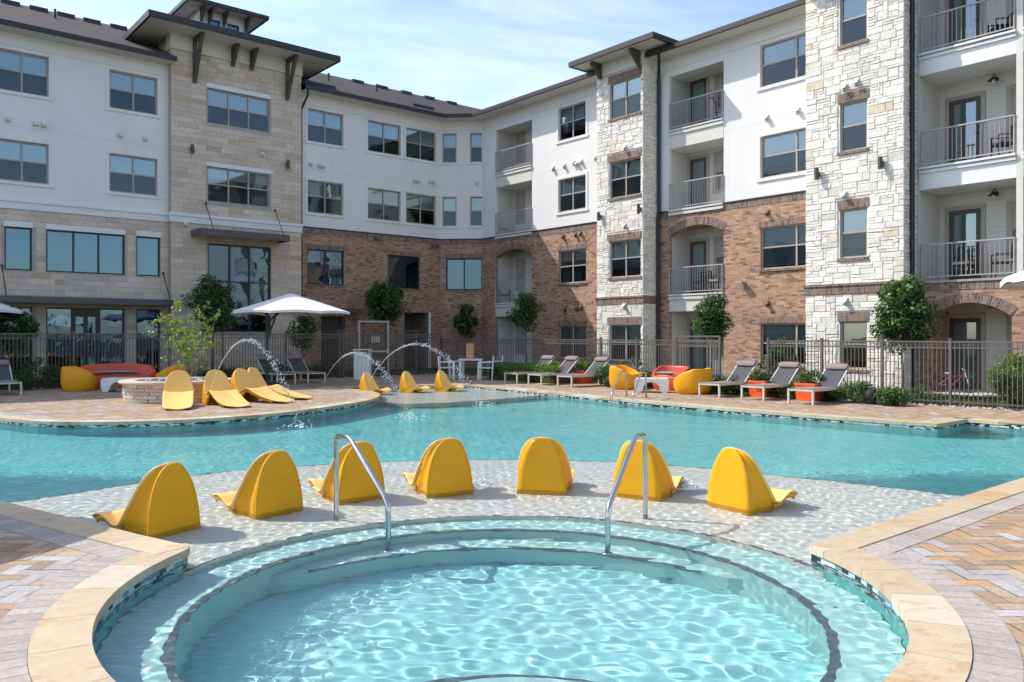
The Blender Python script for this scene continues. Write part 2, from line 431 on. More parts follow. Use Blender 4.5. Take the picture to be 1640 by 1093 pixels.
# ------------------------------------------------------------------ frames and pixels
AN = R(40.1); ca_, sa_ = math.cos(AN), math.sin(AN)
class Frame:
    def __init__(s, x, n): s.x = x; s.n = n
    def P(s, a, d, z): return (a*s.x[0]+d*s.n[0], a*s.x[1]+d*s.n[1], z)
    def on(s, u, D):
        k = (u-820)/FPX; Y = D/(s.n[0]*k+s.n[1]); return k*Y, Y
    def s(s, u, D): X, Y = s.on(u, D); return X*s.x[0]+Y*s.x[1]
    def z(s, u, v, D): X, Y = s.on(u, D); return CH-(v-HZ)/FPX*Y
FA = Frame((ca_, sa_), (-sa_, ca_))
FC = Frame((sa_, -ca_), (ca_, sa_))
def gp(u, v, z=0.0):
    Y = (CH-z)*FPX/(v-HZ); return ((u-820)/FPX*Y, Y)
def atY(u, Y): return (u-820)/FPX*Y
DA, DAT, DC, DCM, DCR, DCW = 33.0, 32.7, 24.6, 23.7, 22.9, 23.7

# ================================================================== POOL
CX, CY, CR = -.06, 5.4, 2.45
TL = (-2.44, 6.10); TR = (2.27, 6.15)
def arc(cx, cy, r, a0, a1, n): return [(cx+r*math.cos(R(a0+(a1-a0)*i/n)), cy+r*math.sin(R(a0+(a1-a0)*i/n))) for i in range(n+1)]
def spline(pts, n=6):
    out = []
    P = [pts[0]]+list(pts)+[pts[-1]]
    for i in range(1, len(P)-2):
        p0, p1, p2, p3 = [np.array(q, float) for q in P[i-1:i+3]]
        for k in range(n):
            t = k/n
            out.append(tuple(.5*((2*p1)+(-p0+p2)*t+(2*p0-5*p1+4*p2-p3)*t*t+(-p0+3*p1-3*p2+p3)*t**3)))
    out.append(tuple(pts[-1])); return out
S1 = [TL]+arc(CX, CY, CR, 166, 374, 90)+[TR]
S2 = [TR, (5.7, 9.03), (12.3, 14.35)]
S3a = [(12.3, 14.35), (9.25, 14.6), (8.66, 15.45)]
S3b = [(8.66, 15.45), (7.66, 14.6)]
S3c = spline([(7.66, 14.6), (6.35, 15.85), (5.07, 17.3), (4.2, 18.4), (3.35, 19.5), (2.5, 20.65), (1.2, 22.6), (-.1, 24.6), (-1.35, 26.4)], 4)
S4 = [(-1.35, 26.4), (-5.9, 25.25)]
S5 = spline([(-5.9, 25.25), (-5.0, 24.5), (-4.2, 23.5), (-3.7, 22.4), (-3.5, 21.1), (-3.62, 19.7), (-4.02, 18.5), (-4.65, 16.95), (-5.44, 15.95), (-6.3, 15.3), (-7.6, 14.95), (-8.85, 15.1), (-10, 15.8), (-11.6, 17.0), (-13.6, 18.2), (-17, 19)], 5)
S6 = [(-17, 19), (-17, 15.9)]
S7 = [(-17, 15.9), (-4.9, 7.76), (-3.0, 6.46), TL]
SECT = [S1, S2, S3a, S3b, S3c, S4, S5, S6, S7]
OUT = []
for s_ in SECT: OUT += s_[:-1]
OUTN = np.array(OUT)
def inside(x, y, poly=OUTN):
    x = np.asarray(x); y = np.asarray(y); r = np.zeros(x.shape, bool)
    j = len(poly)-1
    for i in range(len(poly)):
        xi, yi = poly[i]; xj, yj = poly[j]
        if yi != yj:
            c = ((yi > y) != (yj > y)) & (x < (xj-xi)*(y-yi)/(yj-yi)+xi); r ^= c
        j = i
    return r
def dist_out(x, y, poly=OUTN):
    x = np.asarray(x, float); y = np.asarray(y, float); d = np.full(x.shape, 1e9)
    for i in range(len(poly)):
        a = poly[i]; b = poly[(i+1) % len(poly)]; ab = b-a; L2 = ab@ab
        if L2 < 1e-12: continue
        t = np.clip(((x-a[0])*ab[0]+(y-a[1])*ab[1])/L2, 0, 1)
        d = np.minimum(d, np.hypot(x-(a[0]+t*ab[0]), y-(a[1]+t*ab[1])))
    return d

# ground sheets: deck bed with the pool cut out, and the wide ground
def sheet(name, outer, holes, z, mat):
    bm = bmesh.new()
    for loop in [outer]+holes:
        vs = [bm.verts.new((x, y, z)) for x, y in loop]
        for i in range(len(vs)): bm.edges.new((vs[i], vs[(i+1) % len(vs)]))
    bmesh.ops.triangle_fill(bm, use_beauty=True, use_dissolve=False, edges=bm.edges)
    for f in bm.faces:
        if f.normal.z < 0: f.normal_flip()
    me = bpy.data.meshes.new(name); bm.to_mesh(me); bm.free(); me.materials.append(mat)
    o = bpy.data.objects.new(name, me); COL.objects.link(o); return struct(o)
c1 = FA.P(-14, 27.2, 0)[:2]; 
# corner of the two deck edges
def isect(da, dc):   # FA.n.P = da, FC.n.P = dc
    return (FC.n[0]*dc+FA.n[0]*da, FC.n[1]*dc+FA.n[1]*da)
DKA, DKC = 27.6, 19.35
dk = isect(DKA, DKC)
dl = FA.P(-16, DKA, 0)[:2]; dr = FC.P(-2, DKC, 0)[:2]
DECK = [(-30, -6), (18, -6), dr, dk, dl]
gouter = [(-300, -200), (300, -200), (300, 400), (-300, 400)]
sheet('ground', gouter, [OUT], -.045, MULCH)
m_, t_, b_ = new_mat('sand_joint'); b_.inputs['Base Color'].default_value = (.16, .135, .11, 1); b_.inputs['Roughness'].default_value = 1
deck_bed = sheet('deck_bed', DECK, [OUT], -.009, m_)

# pavers
def pavers():
    L_, W_ = .23, .115
    ix = np.arange(-190, 190); K, M = np.meshgrid(ix, ix)
    hx = (K-2*M)*W_; hy = (K+2*M)*W_+6
    quads = []; 
    for (x0, y0, w, h) in ((hx, hy, 2*W_, W_), (hx, hy+W_, W_, 2*W_)):
        quads.append(np.stack([x0.ravel(), y0.ravel(), np.full(x0.size, w), np.full(x0.size, h)], 1))
    Q = np.concatenate(quads)
    cx = Q[:, 0]+Q[:, 2]/2; cy = Q[:, 1]+Q[:, 3]/2
    dn = np.array(DECK)
    keep = (cx > -19) & (cx < 16) & (cy > 1.5) & (cy < 34) & inside(cx, cy, dn) & (np.abs(cx) < .8*cy+3.5)
    Q = Q[keep]; cx = cx[keep]; cy = cy[keep]
    keep = ~inside(cx, cy) & (dist_out(cx, cy) > .37)
    Q = Q[keep]; cx = cx[keep]; cy = cy[keep]
    g = .0022
    n = len(Q); V = np.zeros((n, 4, 3))
    x0, y0, x1, y1 = Q[:, 0]+g, Q[:, 1]+g, Q[:, 0]+Q[:, 2]-g, Q[:, 1]+Q[:, 3]-g
    tl = RNG.normal(0, .0007, (n, 2))
    for k, (a, b) in enumerate(((x0, y0), (x1, y0), (x1, y1), (x0, y1))):
        V[:, k, 0] = a; V[:, k, 1] = b; V[:, k, 2] = tl[:, 0]+tl[:, 1]*(1 if k in (1, 2) else -1)
    pal = np.array([(.40, .28, .185), (.44, .31, .2), (.50, .31, .16), (.47, .36, .26), (.43, .39, .37), (.50, .465, .45), (.335, .245, .175)])
    ci = RNG.choice(7, n, p=[.27, .18, .17, .13, .06, .10, .09])
    c = pal[ci]*RNG.uniform(.8, .98, (n, 1))
    # plain grey accent bands laid across the field
    def band(p, q, w):
        p = np.array(p); q = np.array(q); d = (q-p)/np.linalg.norm(q-p); nn = np.array((-d[1], d[0]))
        s_ = (cx-p[0])*nn[0]+(cy-p[1])*nn[1]; l = (cx-p[0])*d[0]+(cy-p[1])*d[1]
        return (np.abs(s_) < w) & (l > 0) & (l < np.linalg.norm(q-p))
    grey = band((2.62, 6.3), (4.0, 3.85), .13) | band((-2.95, 6.2), (-3.4, 4.0), .13) | band((-12, 15.6), (-7.9, 18.0), .12)
    c[grey] = np.array((.40, .37, .355))*RNG.uniform(.93, 1.07, (grey.sum(), 1))
    me = bpy.data.meshes.new('pool_deck'); me.from_pydata(V.reshape(-1, 3).tolist(), [], np.arange(n*4).reshape(n, 4).tolist())
    me.materials.append(PAVER); a = me.color_attributes.new('Col', 'FLOAT_COLOR', 'CORNER')
    a.data.foreach_set('color', np.repeat(np.concatenate([c, np.ones((n, 1))], 1), 4, axis=0).ravel())
    o = bpy.data.objects.new('pool_deck', me); COL.objects.link(o); struct(o)
pavers()

def resample(pts, step):
    P = [np.array(p, float) for p in pts]; L_ = [0]
    for a, b in zip(P, P[1:]): L_.append(L_[-1]+np.linalg.norm(b-a))
    n = max(1, round(L_[-1]/step)); out = []
    xs = [p[0] for p in P]; ys = [p[1] for p in P]
    for i in range(n+1):
        l = L_[-1]*i/n; out.append(np.array((np.interp(l, L_, xs), np.interp(l, L_, ys))))
    return out, L_[-1]/n
def normals(P):
    N = []
    for i in range(len(P)):
        d = P[min(i+1, len(P)-1)]-P[max(i-1, 0)]; d = d/np.linalg.norm(d); N.append(np.array((d[1], -d[0])))
    return N
# outline runs counter-clockwise seen from above? pick the side that is deck
def deckside(P, N):
    m = len(P)//2; q = P[m]+N[m]*.1
    return -1 if inside(np.array([q[0]]), np.array([q[1]]))[0] else 1
def course(mb, sec, d0, d1, step, ztop, zbot, colf, gap=.003, sub=1, ext=0):
    P, st = resample(sec, step/sub)
    N = normals(P); sg = deckside(P, N)
    for i in range(0, len(P)-1, sub):
        ids = range(i, min(i+sub, len(P)-1)+1)
        col = colf(); mb.cur = col
        row = []
        for k in ids:
            tdir = np.array((-N[k][1], N[k][0]))
            sh = gap*(1 if k == ids[0] else (-1 if k == ids[-1] else 0))
            row.append((P[k]+tdir*sh+N[k]*sg*d0, P[k]+tdir*sh+N[k]*sg*d1))
        mb.prism([tuple(q[0]) for q in row]+[tuple(q[1]) for q in row[::-1]], zbot, ztop)
copm = MB(); brd = MB()
def copcol():
    w = random.random()
    b = (.55, .435, .29) if w < .55 else ((.62, .53, .40) if w < .85 else (.50, .355, .19))
    k = random.uniform(.86, 1.02); return tuple(x*k for x in b)
def brdcol():
    k = random.uniform(.88, 1.1); return (.405*k, .355*k, .315*k)
for i, s_ in enumerate(SECT):
    dz = .0015*(i % 3)
    curved = len(s_) > 6
    if i in (1, 8):   # straight runs meet the round basin: stop short of the tip on the deck side
        pass
    course(copm, s_, -.018, .27, .56 if i else .5, .012+dz, -.045, copcol, .0025, 6 if curved else 1)
    course(brd, s_, .273, .485, .105, .004+dz*.7, -.02, brdcol, .0022, 1)
o = copm.build('pool_coping', COPING, recalc=True); struct(o)
bv = o.modifiers.new('edge', 'BEVEL'); bv.width = .006; bv.segments = 2; bv.limit_method = 'ANGLE'
o = brd.build('paver_border', PAVER, recalc=True); struct(o)

# pool walls with mosaic band, floor, ledges, steps
WZ = -.095
wl = MB(); ml = MB(); acc = 0
for i in range(len(OUT)):
    a = OUT[i]; b = OUT[(i+1) % len(OUT)]; l = math.hypot(b[0]-a[0], b[1]-a[1])
    ml.face([(*a, -.24), (*b, -.24), (*b, -.03), (*a, -.03)], [(acc, -.24), (acc+l, -.24), (acc+l, -.03), (acc, -.03)])
    wl.face([(*a, -1.3), (*b, -1.3), (*b, -.24), (*a, -.24)]); acc += l
RECV = []
RECV.append(struct(ml.build('waterline_tile', MOS))); RECV.append(struct(wl.build('pool_wall', PLB)))
f = MB(); f.face([(-18, 6.5, -1.27), (13, 6.5, -1.27), (13, 28, -1.27), (-18, 28, -1.27)])
RECV.append(struct(f.build('pool_floor', PLB)))
f = MB(); f.prism(arc(CX, CY, 2.6, 0, 360, 64)[:-1], -1.16, -1.10); RECV.append(struct(f.build('basin_floor', PLM)))
def ledge(name, poly, z, zb, mat):
    f = MB(); f.prism(poly, zb, z); o = f.build(name, mat, recalc=True); RECV.append(struct(o)); return o
far_edge = spline([(-5.9, 8.05), (-5.1, 8.6), (-3.85, 10.15), (-2.43, 10.92), (-1.2, 11.22), (0, 11.32), (1.2, 11.15), (2.3, 10.72), (3.6, 9.82), (4.72, 8.9), (5.3, 8.3)], 6)
LED = far_edge+[(4.6, 7.4), (2.9, 6.0)]+arc(CX, CY, CR-.02, 14, 166, 60)+[(-2.9, 6.0), (-4.9, 7.2)]
ledge('tanning_ledge', LED, -.30, -1.26, PLW)
FL = [(-4.6, 21.6), (-3.62, 21.35), (-2.69, 20.25), (-1.59, 20.75), (0, 22.3), (1.1, 23.6), (2.0, 24.2), (-.6, 27.6), (-6.8, 26.1), (-6, 23)]
ledge('far_tanning_ledge', FL, -.28, -1.26, PLW)
def ring(r0, r1, a0, a1, n=60): return arc(CX, CY, r1, a0, a1, n)+arc(CX, CY, r0, a1, a0, n)
ledge('basin_bench', ring(2.03, 2.44, 0, 359.9, 96), -.43, -1.09, PLS)
SR = [(CX+(2.04-.32*math.sin(math.pi*i/60)**.45)*math.cos(R(25+130*i/60)), CY+(2.04-.32*math.sin(math.pi*i/60)**.45)*math.sin(R(25+130*i/60))) for i in range(61)]
ledge('basin_step', arc(CX, CY, 2.045, 25, 155, 60)+SR[::-1], -.70, -1.09, PLS)
ledge('basin_entry_step', arc(.02, 3.30, 1.12, 20, 160, 30), -.46, -1.095, PLS)
def nosing(name, path, z, w=.036):
    f = MB(); P, st = resample(path, .12); N = normals(P)
    for i in range(len(P)-1):
        a0, a1 = P[i]-N[i]*w/2, P[i]+N[i]*w/2; b0, b1 = P[i+1]-N[i+1]*w/2, P[i+1]+N[i+1]*w/2
        f.hexa([(*a0, z-.03), (*b0, z-.03), (*b1, z-.03), (*a1, z-.03), (*a0, z+.004), (*b0, z+.004), (*b1, z+.004), (*a1, z+.004)])
    o = f.build(name, NOSE, recalc=True); RECV.append(struct(o))
nosing('ledge_nosing', far_edge, -.30); nosing('basin_nosing', arc(CX, CY, CR+.005, 14, 166, 60), -.30)
nosing('bench_nosing', arc(CX, CY, 2.055, 0, 360, 90), -.43, .055); nosing('step_nosing', SR[4:-4], -.70)
nosing('entry_step_nosing', arc(.02, 3.30, 1.095, 20, 160, 30), -.46)
nosing('far_ledge_nosing', FL[:7], -.28)

# water surface with real ripples (they focus the sun on the floor)
def water():
    xs = np.arange(-17.2, 12.6, .021)
    ys = [2.8]
    while ys[-1] < 27: ys.append(ys[-1]+min(.017+max(0, ys[-1]-11.2)*.007, .08))
    ys = np.array(ys); X, Y = np.meshgrid(xs, ys)
    rng = np.random.default_rng(5); Z = np.zeros_like(X)
    near = 1/(1+np.exp((Y-11.2)/.2))/(1+np.exp(-(np.hypot(X-CX, Y-CY)-2.0)/.12))
    calm = 1-.20/(1+np.exp(-(Y-11.6)/.4))
    for k in range(84):
        lam = rng.uniform(.095, .18) if k < 40 else (rng.uniform(.24, .6) if k < 68 else rng.uniform(.6, 1.3))
        a = rng.normal(R(75), R(52)); kk = 2*math.pi/lam
        slope = .042 if k < 40 else (.017 if k < 68 else .014)
        ph = rng.uniform(0, 6.28)
        fade = 1/(1+(Y/ (90*lam))**2)
        Z += (slope*calm+(.045*near if k < 40 else 0))/math.sqrt(30)*lam/(2*math.pi)*fade*np.sin(kk*(X*math.cos(a)+Y*math.sin(a))+ph+.5*np.sin(X*1.3+ph)+.5*np.sin(Y*1.1+ph*2))
    
    for k in range(26):
        lam = rng.uniform(.070, .115); a = rng.uniform(0, math.pi); kk = 2*math.pi/lam; ph = rng.uniform(0, 6.28)
        Z += .060/math.sqrt(14)*lam/(2*math.pi)*near*np.sin(kk*(X*math.cos(a)+Y*math.sin(a))+ph+.9*np.sin(X*2.1+ph)+.9*np.sin(Y*1.7+ph*2))
    keep = (inside(X[::4, ::4], Y[::4, ::4]) | (dist_out(X[::4, ::4], Y[::4, ::4]) < .3))
    kf = np.kron(keep, np.ones((4, 4), bool))[:X.shape[0], :X.shape[1]]
    cell = kf[:-1, :-1]
    idx = np.arange(X.size).reshape(X.shape)
    F_ = np.stack([idx[:-1, :-1][cell], idx[:-1, 1:][cell], idx[1:, 1:][cell], idx[1:, :-1][cell]], 1)
    used, inv = np.unique(F_, return_inverse=True); F_ = inv.reshape(F_.shape)
    V = np.stack([X.ravel(), Y.ravel(), Z.ravel()+WZ], 1)[used]
    me = bpy.data.meshes.new('water'); nf = len(F_)
    me.vertices.add(len(V)); me.vertices.foreach_set('co', V.astype(np.float32).ravel())
    me.loops.add(nf*4); me.loops.foreach_set('vertex_index', F_.astype(np.int32).ravel())
    me.polygons.add(nf); me.polygons.foreach_set('loop_start', np.arange(0, nf*4, 4, dtype=np.int32))
    me.update(calc_edges=True); me.validate(); me.shade_smooth(); me.materials.append(WATER)
    o = bpy.data.objects.new('water', me); COL.objects.link(o); struct(o)
    o.cycles.is_caustics_caster = True
water()
for o in RECV: o.cycles.is_caustics_receiver = True

# ================================================================== APARTMENT BUILDING
BORG = (0, 34, 0)
bld = empty('apartment_building', BORG)
tag(bld, 'L-shaped four-storey apartment block of white stucco, brick and pale stone around the pool', 'apartment building')
def bp(mb, name, mat, parent=bld, **kw): return mb.build(name, mat, parent, org=BORG, **kw)
def fbox(mb, F, a0, a1, d0, d1, z0, z1): mb.box(a0, a1, d0, d1, z0, z1, F.P)
def wall(mb, F, a0, a1, D, z0, z1, holes=(), rev=.12, sides=True):
    A = sorted({a0, a1, *[x for h in holes for x in h[:2] if a0 < x < a1]}); Z = sorted({z0, z1, *[x for h in holes for x in h[2:4] if z0 < x < z1]})
    for i in range(len(A)-1):
        # merge vertical runs
        run = None
        for j in range(len(Z)-1):
            am, zm = (A[i]+A[i+1])/2, (Z[j]+Z[j+1])/2
            hole = any(h[0] < am < h[1] and h[2] < zm < h[3] for h in holes)
            if not hole:
                if run is None: run = Z[j]
            if (hole or j == len(Z)-2) and run is not None:
                top = Z[j] if hole else Z[j+1]
                mb.face([F.P(A[i], D, run), F.P(A[i+1], D, run), F.P(A[i+1], D, top), F.P(A[i], D, top)]); run = None
    for h in holes:
        x0, x1, y0, y1 = max(h[0], a0), min(h[1], a1), max(h[2], z0), min(h[3], z1); r = h[4] if len(h) > 4 else rev
        if x0 >= x1 or y0 >= y1: continue
        E_ = D+r
        mb.face([F.P(x0, D, y0), F.P(x0, D, y1), F.P(x0, E_, y1), F.P(x0, E_, y0)])
        mb.face([F.P(x1, D, y0), F.P(x1, E_, y0), F.P(x1, E_, y1), F.P(x1, D, y1)])
        if y0 == h[2]: mb.face([F.P(x0, D, y0), F.P(x0, E_, y0), F.P(x1, E_, y0), F.P(x1, D, y0)])
        if y1 == h[3]: mb.face([F.P(x0, D, y1), F.P(x1, D, y1), F.P(x1, E_, y1), F.P(x0, E_, y1)])
def arch_fill(mb, F, a0, a1, D, zs, zc, ztop, rev=.12, n=14):
    # masonry above a segmental arch: front face strip and the curved soffit
    P = []
    for i in range(n+1):
        t = i/n; x = a0+(a1-a0)*t; P.append((x, zs+(zc-zs)*(1-(2*t-1)**2)))
    for (x0, z0), (x1, z1) in zip(P, P[1:]):
        mb.face([F.P(x0, D, z0), F.P(x1, D, z1), F.P(x1, D, ztop), F.P(x0, D, ztop)])
        mb.face([F.P(x0, D, z0), F.P(x0, D+rev, z0), F.P(x1, D+rev, z1), F.P(x1, D, z1)])
    return P
def arch_ring(mb, F, P, D, h=.3):
    # soldier course following the arch
    L_ = 0
    for (x0, z0), (x1, z1) in zip(P, P[1:]):
        l = math.hypot(x1-x0, z1-z0)
        nx, nz = -(z1-z0)/l, (x1-x0)/l
        q = [(x0, z0), (x1, z1), (x1+nx*h, z1+nz*h), (x0+nx*h, z0+nz*h)]
        mb.face([F.P(x, D-.012, z) for x, z in q], [(L_, 0), (L_+l, 0), (L_+l, h), (L_, h)]); L_ += l
ROW = {4: (10.16, 11.60), 3: (7.02, 8.46), 2: (3.88, 5.32), 1: (.62, 2.02)}
WR = random.Random(31)
def window(F, D, a0, a1, z0, z1, cols=2, rail=True, frame=TAUPE, g=GLASS, trim=None, lintel=None, sill=None, blind=None, rec=.07, w=.055, rows=None, label=None):
    mb = MB(); d0, d1 = D+rec, D+rec+.06
    fbox(mb, F, a0, a0+w, d0, d1, z0, z1); fbox(mb, F, a1-w, a1, d0, d1, z0, z1)
    fbox(mb, F, a0+w, a1-w, d0, d1, z1-w, z1); fbox(mb, F, a0+w, a1-w, d0, d1, z0, z0+w)
    cw = (a1-a0-2*w)/cols
    for i in range(1, cols): x = a0+w+cw*i; fbox(mb, F, x-w*.55, x+w*.55, d0-.004, d1, z0+w, z1-w)
    zz = [z0+(z1-z0)*.52] if rail else (rows or [])
    for zm in zz: fbox(mb, F, a0+w, a1-w, d0-.008, d1-.004, zm-.025, zm+.025)
    fr = bp(mb, 'window', frame)
    if label: fr['label'] = label
    ps = MB(); gl = MB()
    zm = zz[0] if rail else None
    gl.face([F.P(a0+w, D+rec+.035, zm or z0+w), F.P(a1-w, D+rec+.035, zm or z0+w), F.P(a1-w, D+rec+.035, z1-w), F.P(a0+w, D+rec+.035, z1-w)])
    bp(gl, 'pane', g, fr)
    if rail:
        ps.face([F.P(a0+w, D+rec+.02, z0+w), F.P(a1-w, D+rec+.02, z0+w), F.P(a1-w, D+rec+.02, zm), F.P(a0+w, D+rec+.02, zm)])
        bp(ps, 'insect_screen', SCREEN, fr)
    if blind is not None and blind > 0:
        if WR.random() < .4: blind = WR.choice((.45, .5, .62, .75, .3))
        b = MB(); zb = z1-w-(z1-z0-2*w)*blind
        b.face([F.P(a0+w, D+rec+.12, zb), F.P(a1-w, D+rec+.12, zb), F.P(a1-w, D+rec+.12, z1-w), F.P(a0+w, D+rec+.12, z1-w)])
        bp(b, 'blind', BLIND, fr)
    if trim:
        t = MB(); k = .11; q = D-.03
        fbox(t, F, a0-k, a1+k, q, D+.01, z1+.003, z1+k); fbox(t, F, a0-k, a0-.003, q, D+.01, z0, z1); fbox(t, F, a1+.003, a1+k, q, D+.01, z0, z1)
        fbox(t, F, a0-k-.03, a1+k+.03, q-.02, D+.01, z0-k, z0-.003); bp(t, 'window_trim', trim, fr)
    if lintel:
        t = MB(); mat, h, e = lintel; fbox(t, F, a0-e, a1+e, D-.035, D+.02, z1+.004, z1+h); bp(t, 'lintel', mat, fr)
    if sill:
        t = MB(); mat, h, e = sill; fbox(t, F, a0-e, a1+e, D-.06, D+.06, z0-h, z0-.004); bp(t, 'window_sill', mat, fr)
    return fr
# random-coursed stone laid as individual blocks
def veneer(mb, F, a0, a1, D, z0, z1, holes, unit, hs, ws, out, pal, inset=.012, jit=.006, mg=.006, bulge=True, seed=1):
    rg = random.Random(seed); nx = int(round((a1-a0)/unit[0])); nz = int(round((z1-z0)/unit[1])); ux, uz = (a1-a0)/nx, (z1-z0)/nz
    used = [[False]*nz for _ in range(nx)]
    def blocked(i, j):
        x0, x1, y0, y1 = a0+i*ux, a0+(i+1)*ux, z0+j*uz, z0+(j+1)*uz
        return any(x1 > h[0]+.01 and x0 < h[1]-.01 and y1 > h[2]+.01 and y0 < h[3]-.01 for h in holes)
    for i in range(nx):
        for j in range(nz): used[i][j] = blocked(i, j)
    for j in range(nz):
        i = 0
        while i < nx:
            if used[i][j]: i += 1; continue
            w = rg.choice(ws); h = rg.choice(hs); k = 0
            while k < w and i+k < nx and not used[i+k][j]: k += 1
            w = k
            while h > 1 and (j+h > nz or any(used[i+q][j+r] for q in range(w) for r in range(h))): h -= 1
            for q in range(w):
                for r in range(h): used[i+q][j+r] = True
            x0, x1, y0, y1 = a0+i*ux+mg, a0+(i+w)*ux-mg, z0+j*uz+mg, z0+(j+h)*uz-mg
            dd = D-rg.uniform(*out); c = rg.choices(pal[0], pal[1])[0]; kk = rg.uniform(.88, 1.08); mb.cur = tuple(v*kk for v in c)
            J = lambda: rg.uniform(-jit, jit)
            cs = [(x0+J(), y0+J()), (x1+J(), y0+J()), (x1+J(), y1+J()), (x0+J(), y1+J())]
            mid = ((x0+x1)/2, (y0+y1)/2)
            V = [F.P(x, D, z) for x, z in cs]
            if bulge:
                V += [F.P(x+(inset if x < mid[0] else -inset)*.3, dd+.012, z+(inset if z < mid[1] else -inset)*.3) for x, z in cs]
                V += [F.P(x+(inset if x < mid[0] else -inset)*2, dd-rg.uniform(0, .012), z+(inset if z < mid[1] else -inset)*1.6) for x, z in cs]
                mb.add(V, [(0, 1, 5, 4), (1, 2, 6, 5), (2, 3, 7, 6), (3, 0, 4, 7), (4, 5, 9, 8), (5, 6, 10, 9), (6, 7, 11, 10), (7, 4, 8, 11), (8, 9, 10, 11)])
            else:
                V += [F.P(x+(inset if x < mid[0] else -inset), dd, z+(inset if z < mid[1] else -inset)) for x, z in cs]
                mb.add(V, [(0, 1, 5, 4), (1, 2, 6, 5), (2, 3, 7, 6), (3, 0, 4, 7), (4, 5, 6, 7)])
            i += w
TANP = ([(.64, .53, .425), (.67, .565, .46), (.60, .49, .385), (.56, .42, .28)], [8, 6, 3, 1.4])
WHIP = ([(.85, .80, .72), (.81, .76, .68), (.74, .69, .61), (.76, .66, .49), (.87, .84, .78)], [6, 4, 1.2, .5, 5])
BB = 6.33    # top of the brick base
EAV = 12.2

# --- wing A, left of the stone tower (s from off-frame to 10.17)
sL = -16.0; sT0, sT1 = 10.17, 15.62
def au(u, D=DA): return FA.s(u, D)
winsA = [(au(-9), au(78)), (au(175), au(252))]
winsA += [(winsA[0][0]-4.9-k*4.9, winsA[0][0]-4.9-k*4.9+1.9) for k in range(3)]
hol = []
for a0, a1 in winsA:
    for r in (3, 4): hol.append((a0, a1, *ROW[r]))
st2 = [(au(7), au(51.5)), (au(74), au(200)), (au(218.5), au(256.7))]
st2z = (3.90, 5.42)
st1 = [(au(-6), au(51.5)), (au(74), au(199.5)), (au(218.5), au(256.7))]
st1z = (.12, 2.62)
m = MB(); wall(m, FA, sL, sT0, DA, 6.42, EAV+.1, hol); bp(m, 'wall', WHITE)
holS = [(*x, *st2z) for x in st2]+[(*x, *st1z) for x in st1]
m = MB(); wall(m, FA, sL, sT0, DA, 0, 6.05, holS, .16); bp(m, 'wall', MORTAR)
m = MB(); veneer(m, FA, 2.0, sT0, DA, 0, 6.05, [(h[0]-.005, h[1]+.005, h[2], h[3]) for h in holS], (.15, .2), [1], [2, 3, 4, 5, 6], (.006, .012), TANP, .006, .001, .0035, False, 3); bp(m, 'stone_facing', STONET)
m = MB(); fbox(m, FA, sL, sT0-.004, DA-.06, DA+.02, 6.05, 6.42); fbox(m, FA, sL, sT0-.006, DA-.11, DA-.06, 6.30, 6.38); bp(m, 'belt_course', WTRIM)
for a0, a1 in winsA:
    for r in (3, 4): window(FA, DA, a0, a1, *ROW[r], trim=WHITE, blind=.95)
window(FA, DA, *st2[0], *st2z, 1, False, BLKF, STORE, lintel=(WTRIM, .2, .02), rec=.08, blind=0)
window(FA, DA, *st2[1], *st2z, 3, False, BLKF, STORE, lintel=(WTRIM, .2, .02), rec=.08, blind=0)
window(FA, DA, *st2[2], *st2z, 1, False, BLKF, STORE, lintel=(WTRIM, .2, .02), rec=.08, blind=0)
for i, x in enumerate(st1):
    if i == 1:
        # storefront with a glazed double door in the middle bay
        cw = (x[1]-x[0])/3
        window(FA, DA, x[0], x[0]+cw, *st1z, 1, False, BLKF, STORE, rec=.08)
        window(FA, DA, x[0]+2*cw, x[1], *st1z, 1, False, BLKF, STORE, rec=.08)
        d = MB(); a0, a1 = x[0]+cw, x[0]+2*cw
        for q0, q1 in ((a0, a0+.1), (a1-.1, a1), ((a0+a1)/2-.07, (a0+a1)/2+.07)): fbox(d, FA, q0, q1, DA+.1, DA+.17, .12, 2.3)
        fbox(d, FA, a0, a1, DA+.095, DA+.18, 2.3, 2.62); fbox(d, FA, a0+.1, a1-.1, DA+.105, DA+.165, .12, .34)
        dr_ = bp(d, 'door', BLKF); g = MB(); g.face([FA.P(a0+.05, DA+.135, .2), FA.P(a1-.05, DA+.135, .2), FA.P(a1-.05, DA+.135, 2.35), FA.P(a0+.05, DA+.135, 2.35)]); bp(g, 'door_glass', STORE, dr_)
        h = MB(); h.tube([FA.P(a1-.25, DA+.04, .95), FA.P(a1-.25, DA+.04, 1.4)], .015, 6); bp(h, 'door_handle', STEEL, dr_)
    else: window(FA, DA, *x, *st1z, 1, False, BLKF, STORE, rec=.08)
def awning(F, D, a0, a1, z0, z1, out, rods, zr):
    m = MB(); fbox(m, F, a0, a1, D-out, D-.02, z1-.04, z1)
    fbox(m, F, a0, a1, D-out-.03, D-out, z0, z1+.02); fbox(m, F, a0-.03, a0, D-out, D-.02, z0, z1+.01); fbox(m, F, a1, a1+.03, D-out, D-.02, z0, z1+.01)
    o = bp(m, 'awning', AWN)
    for q in rods:
        r = MB(); r.tube([F.P(q, D-.02, zr), F.P(q, D-out+.1, z1+.02)], .018, 6); r.lathe([(.0, 0), (.05, 0), (.05, .02), (0, .02)], 0, 0, 8, lambda x, y, z, F=F, q=q: F.P(q+x, D-.03-z, zr+y))
        bp(r, 'tie_rod', DARKM, o)
aA1 = FA.s(277, DA-1.0)
awning(FA, DA, sL+4, aA1, FA.z(279, 490, DA-1.0), FA.z(279, 490, DA-1.0)+.2, 1.0, [FA.s(3, DA), FA.s(261, DA), FA.s(261, DA)-9.9], FA.z(261, 438, DA))

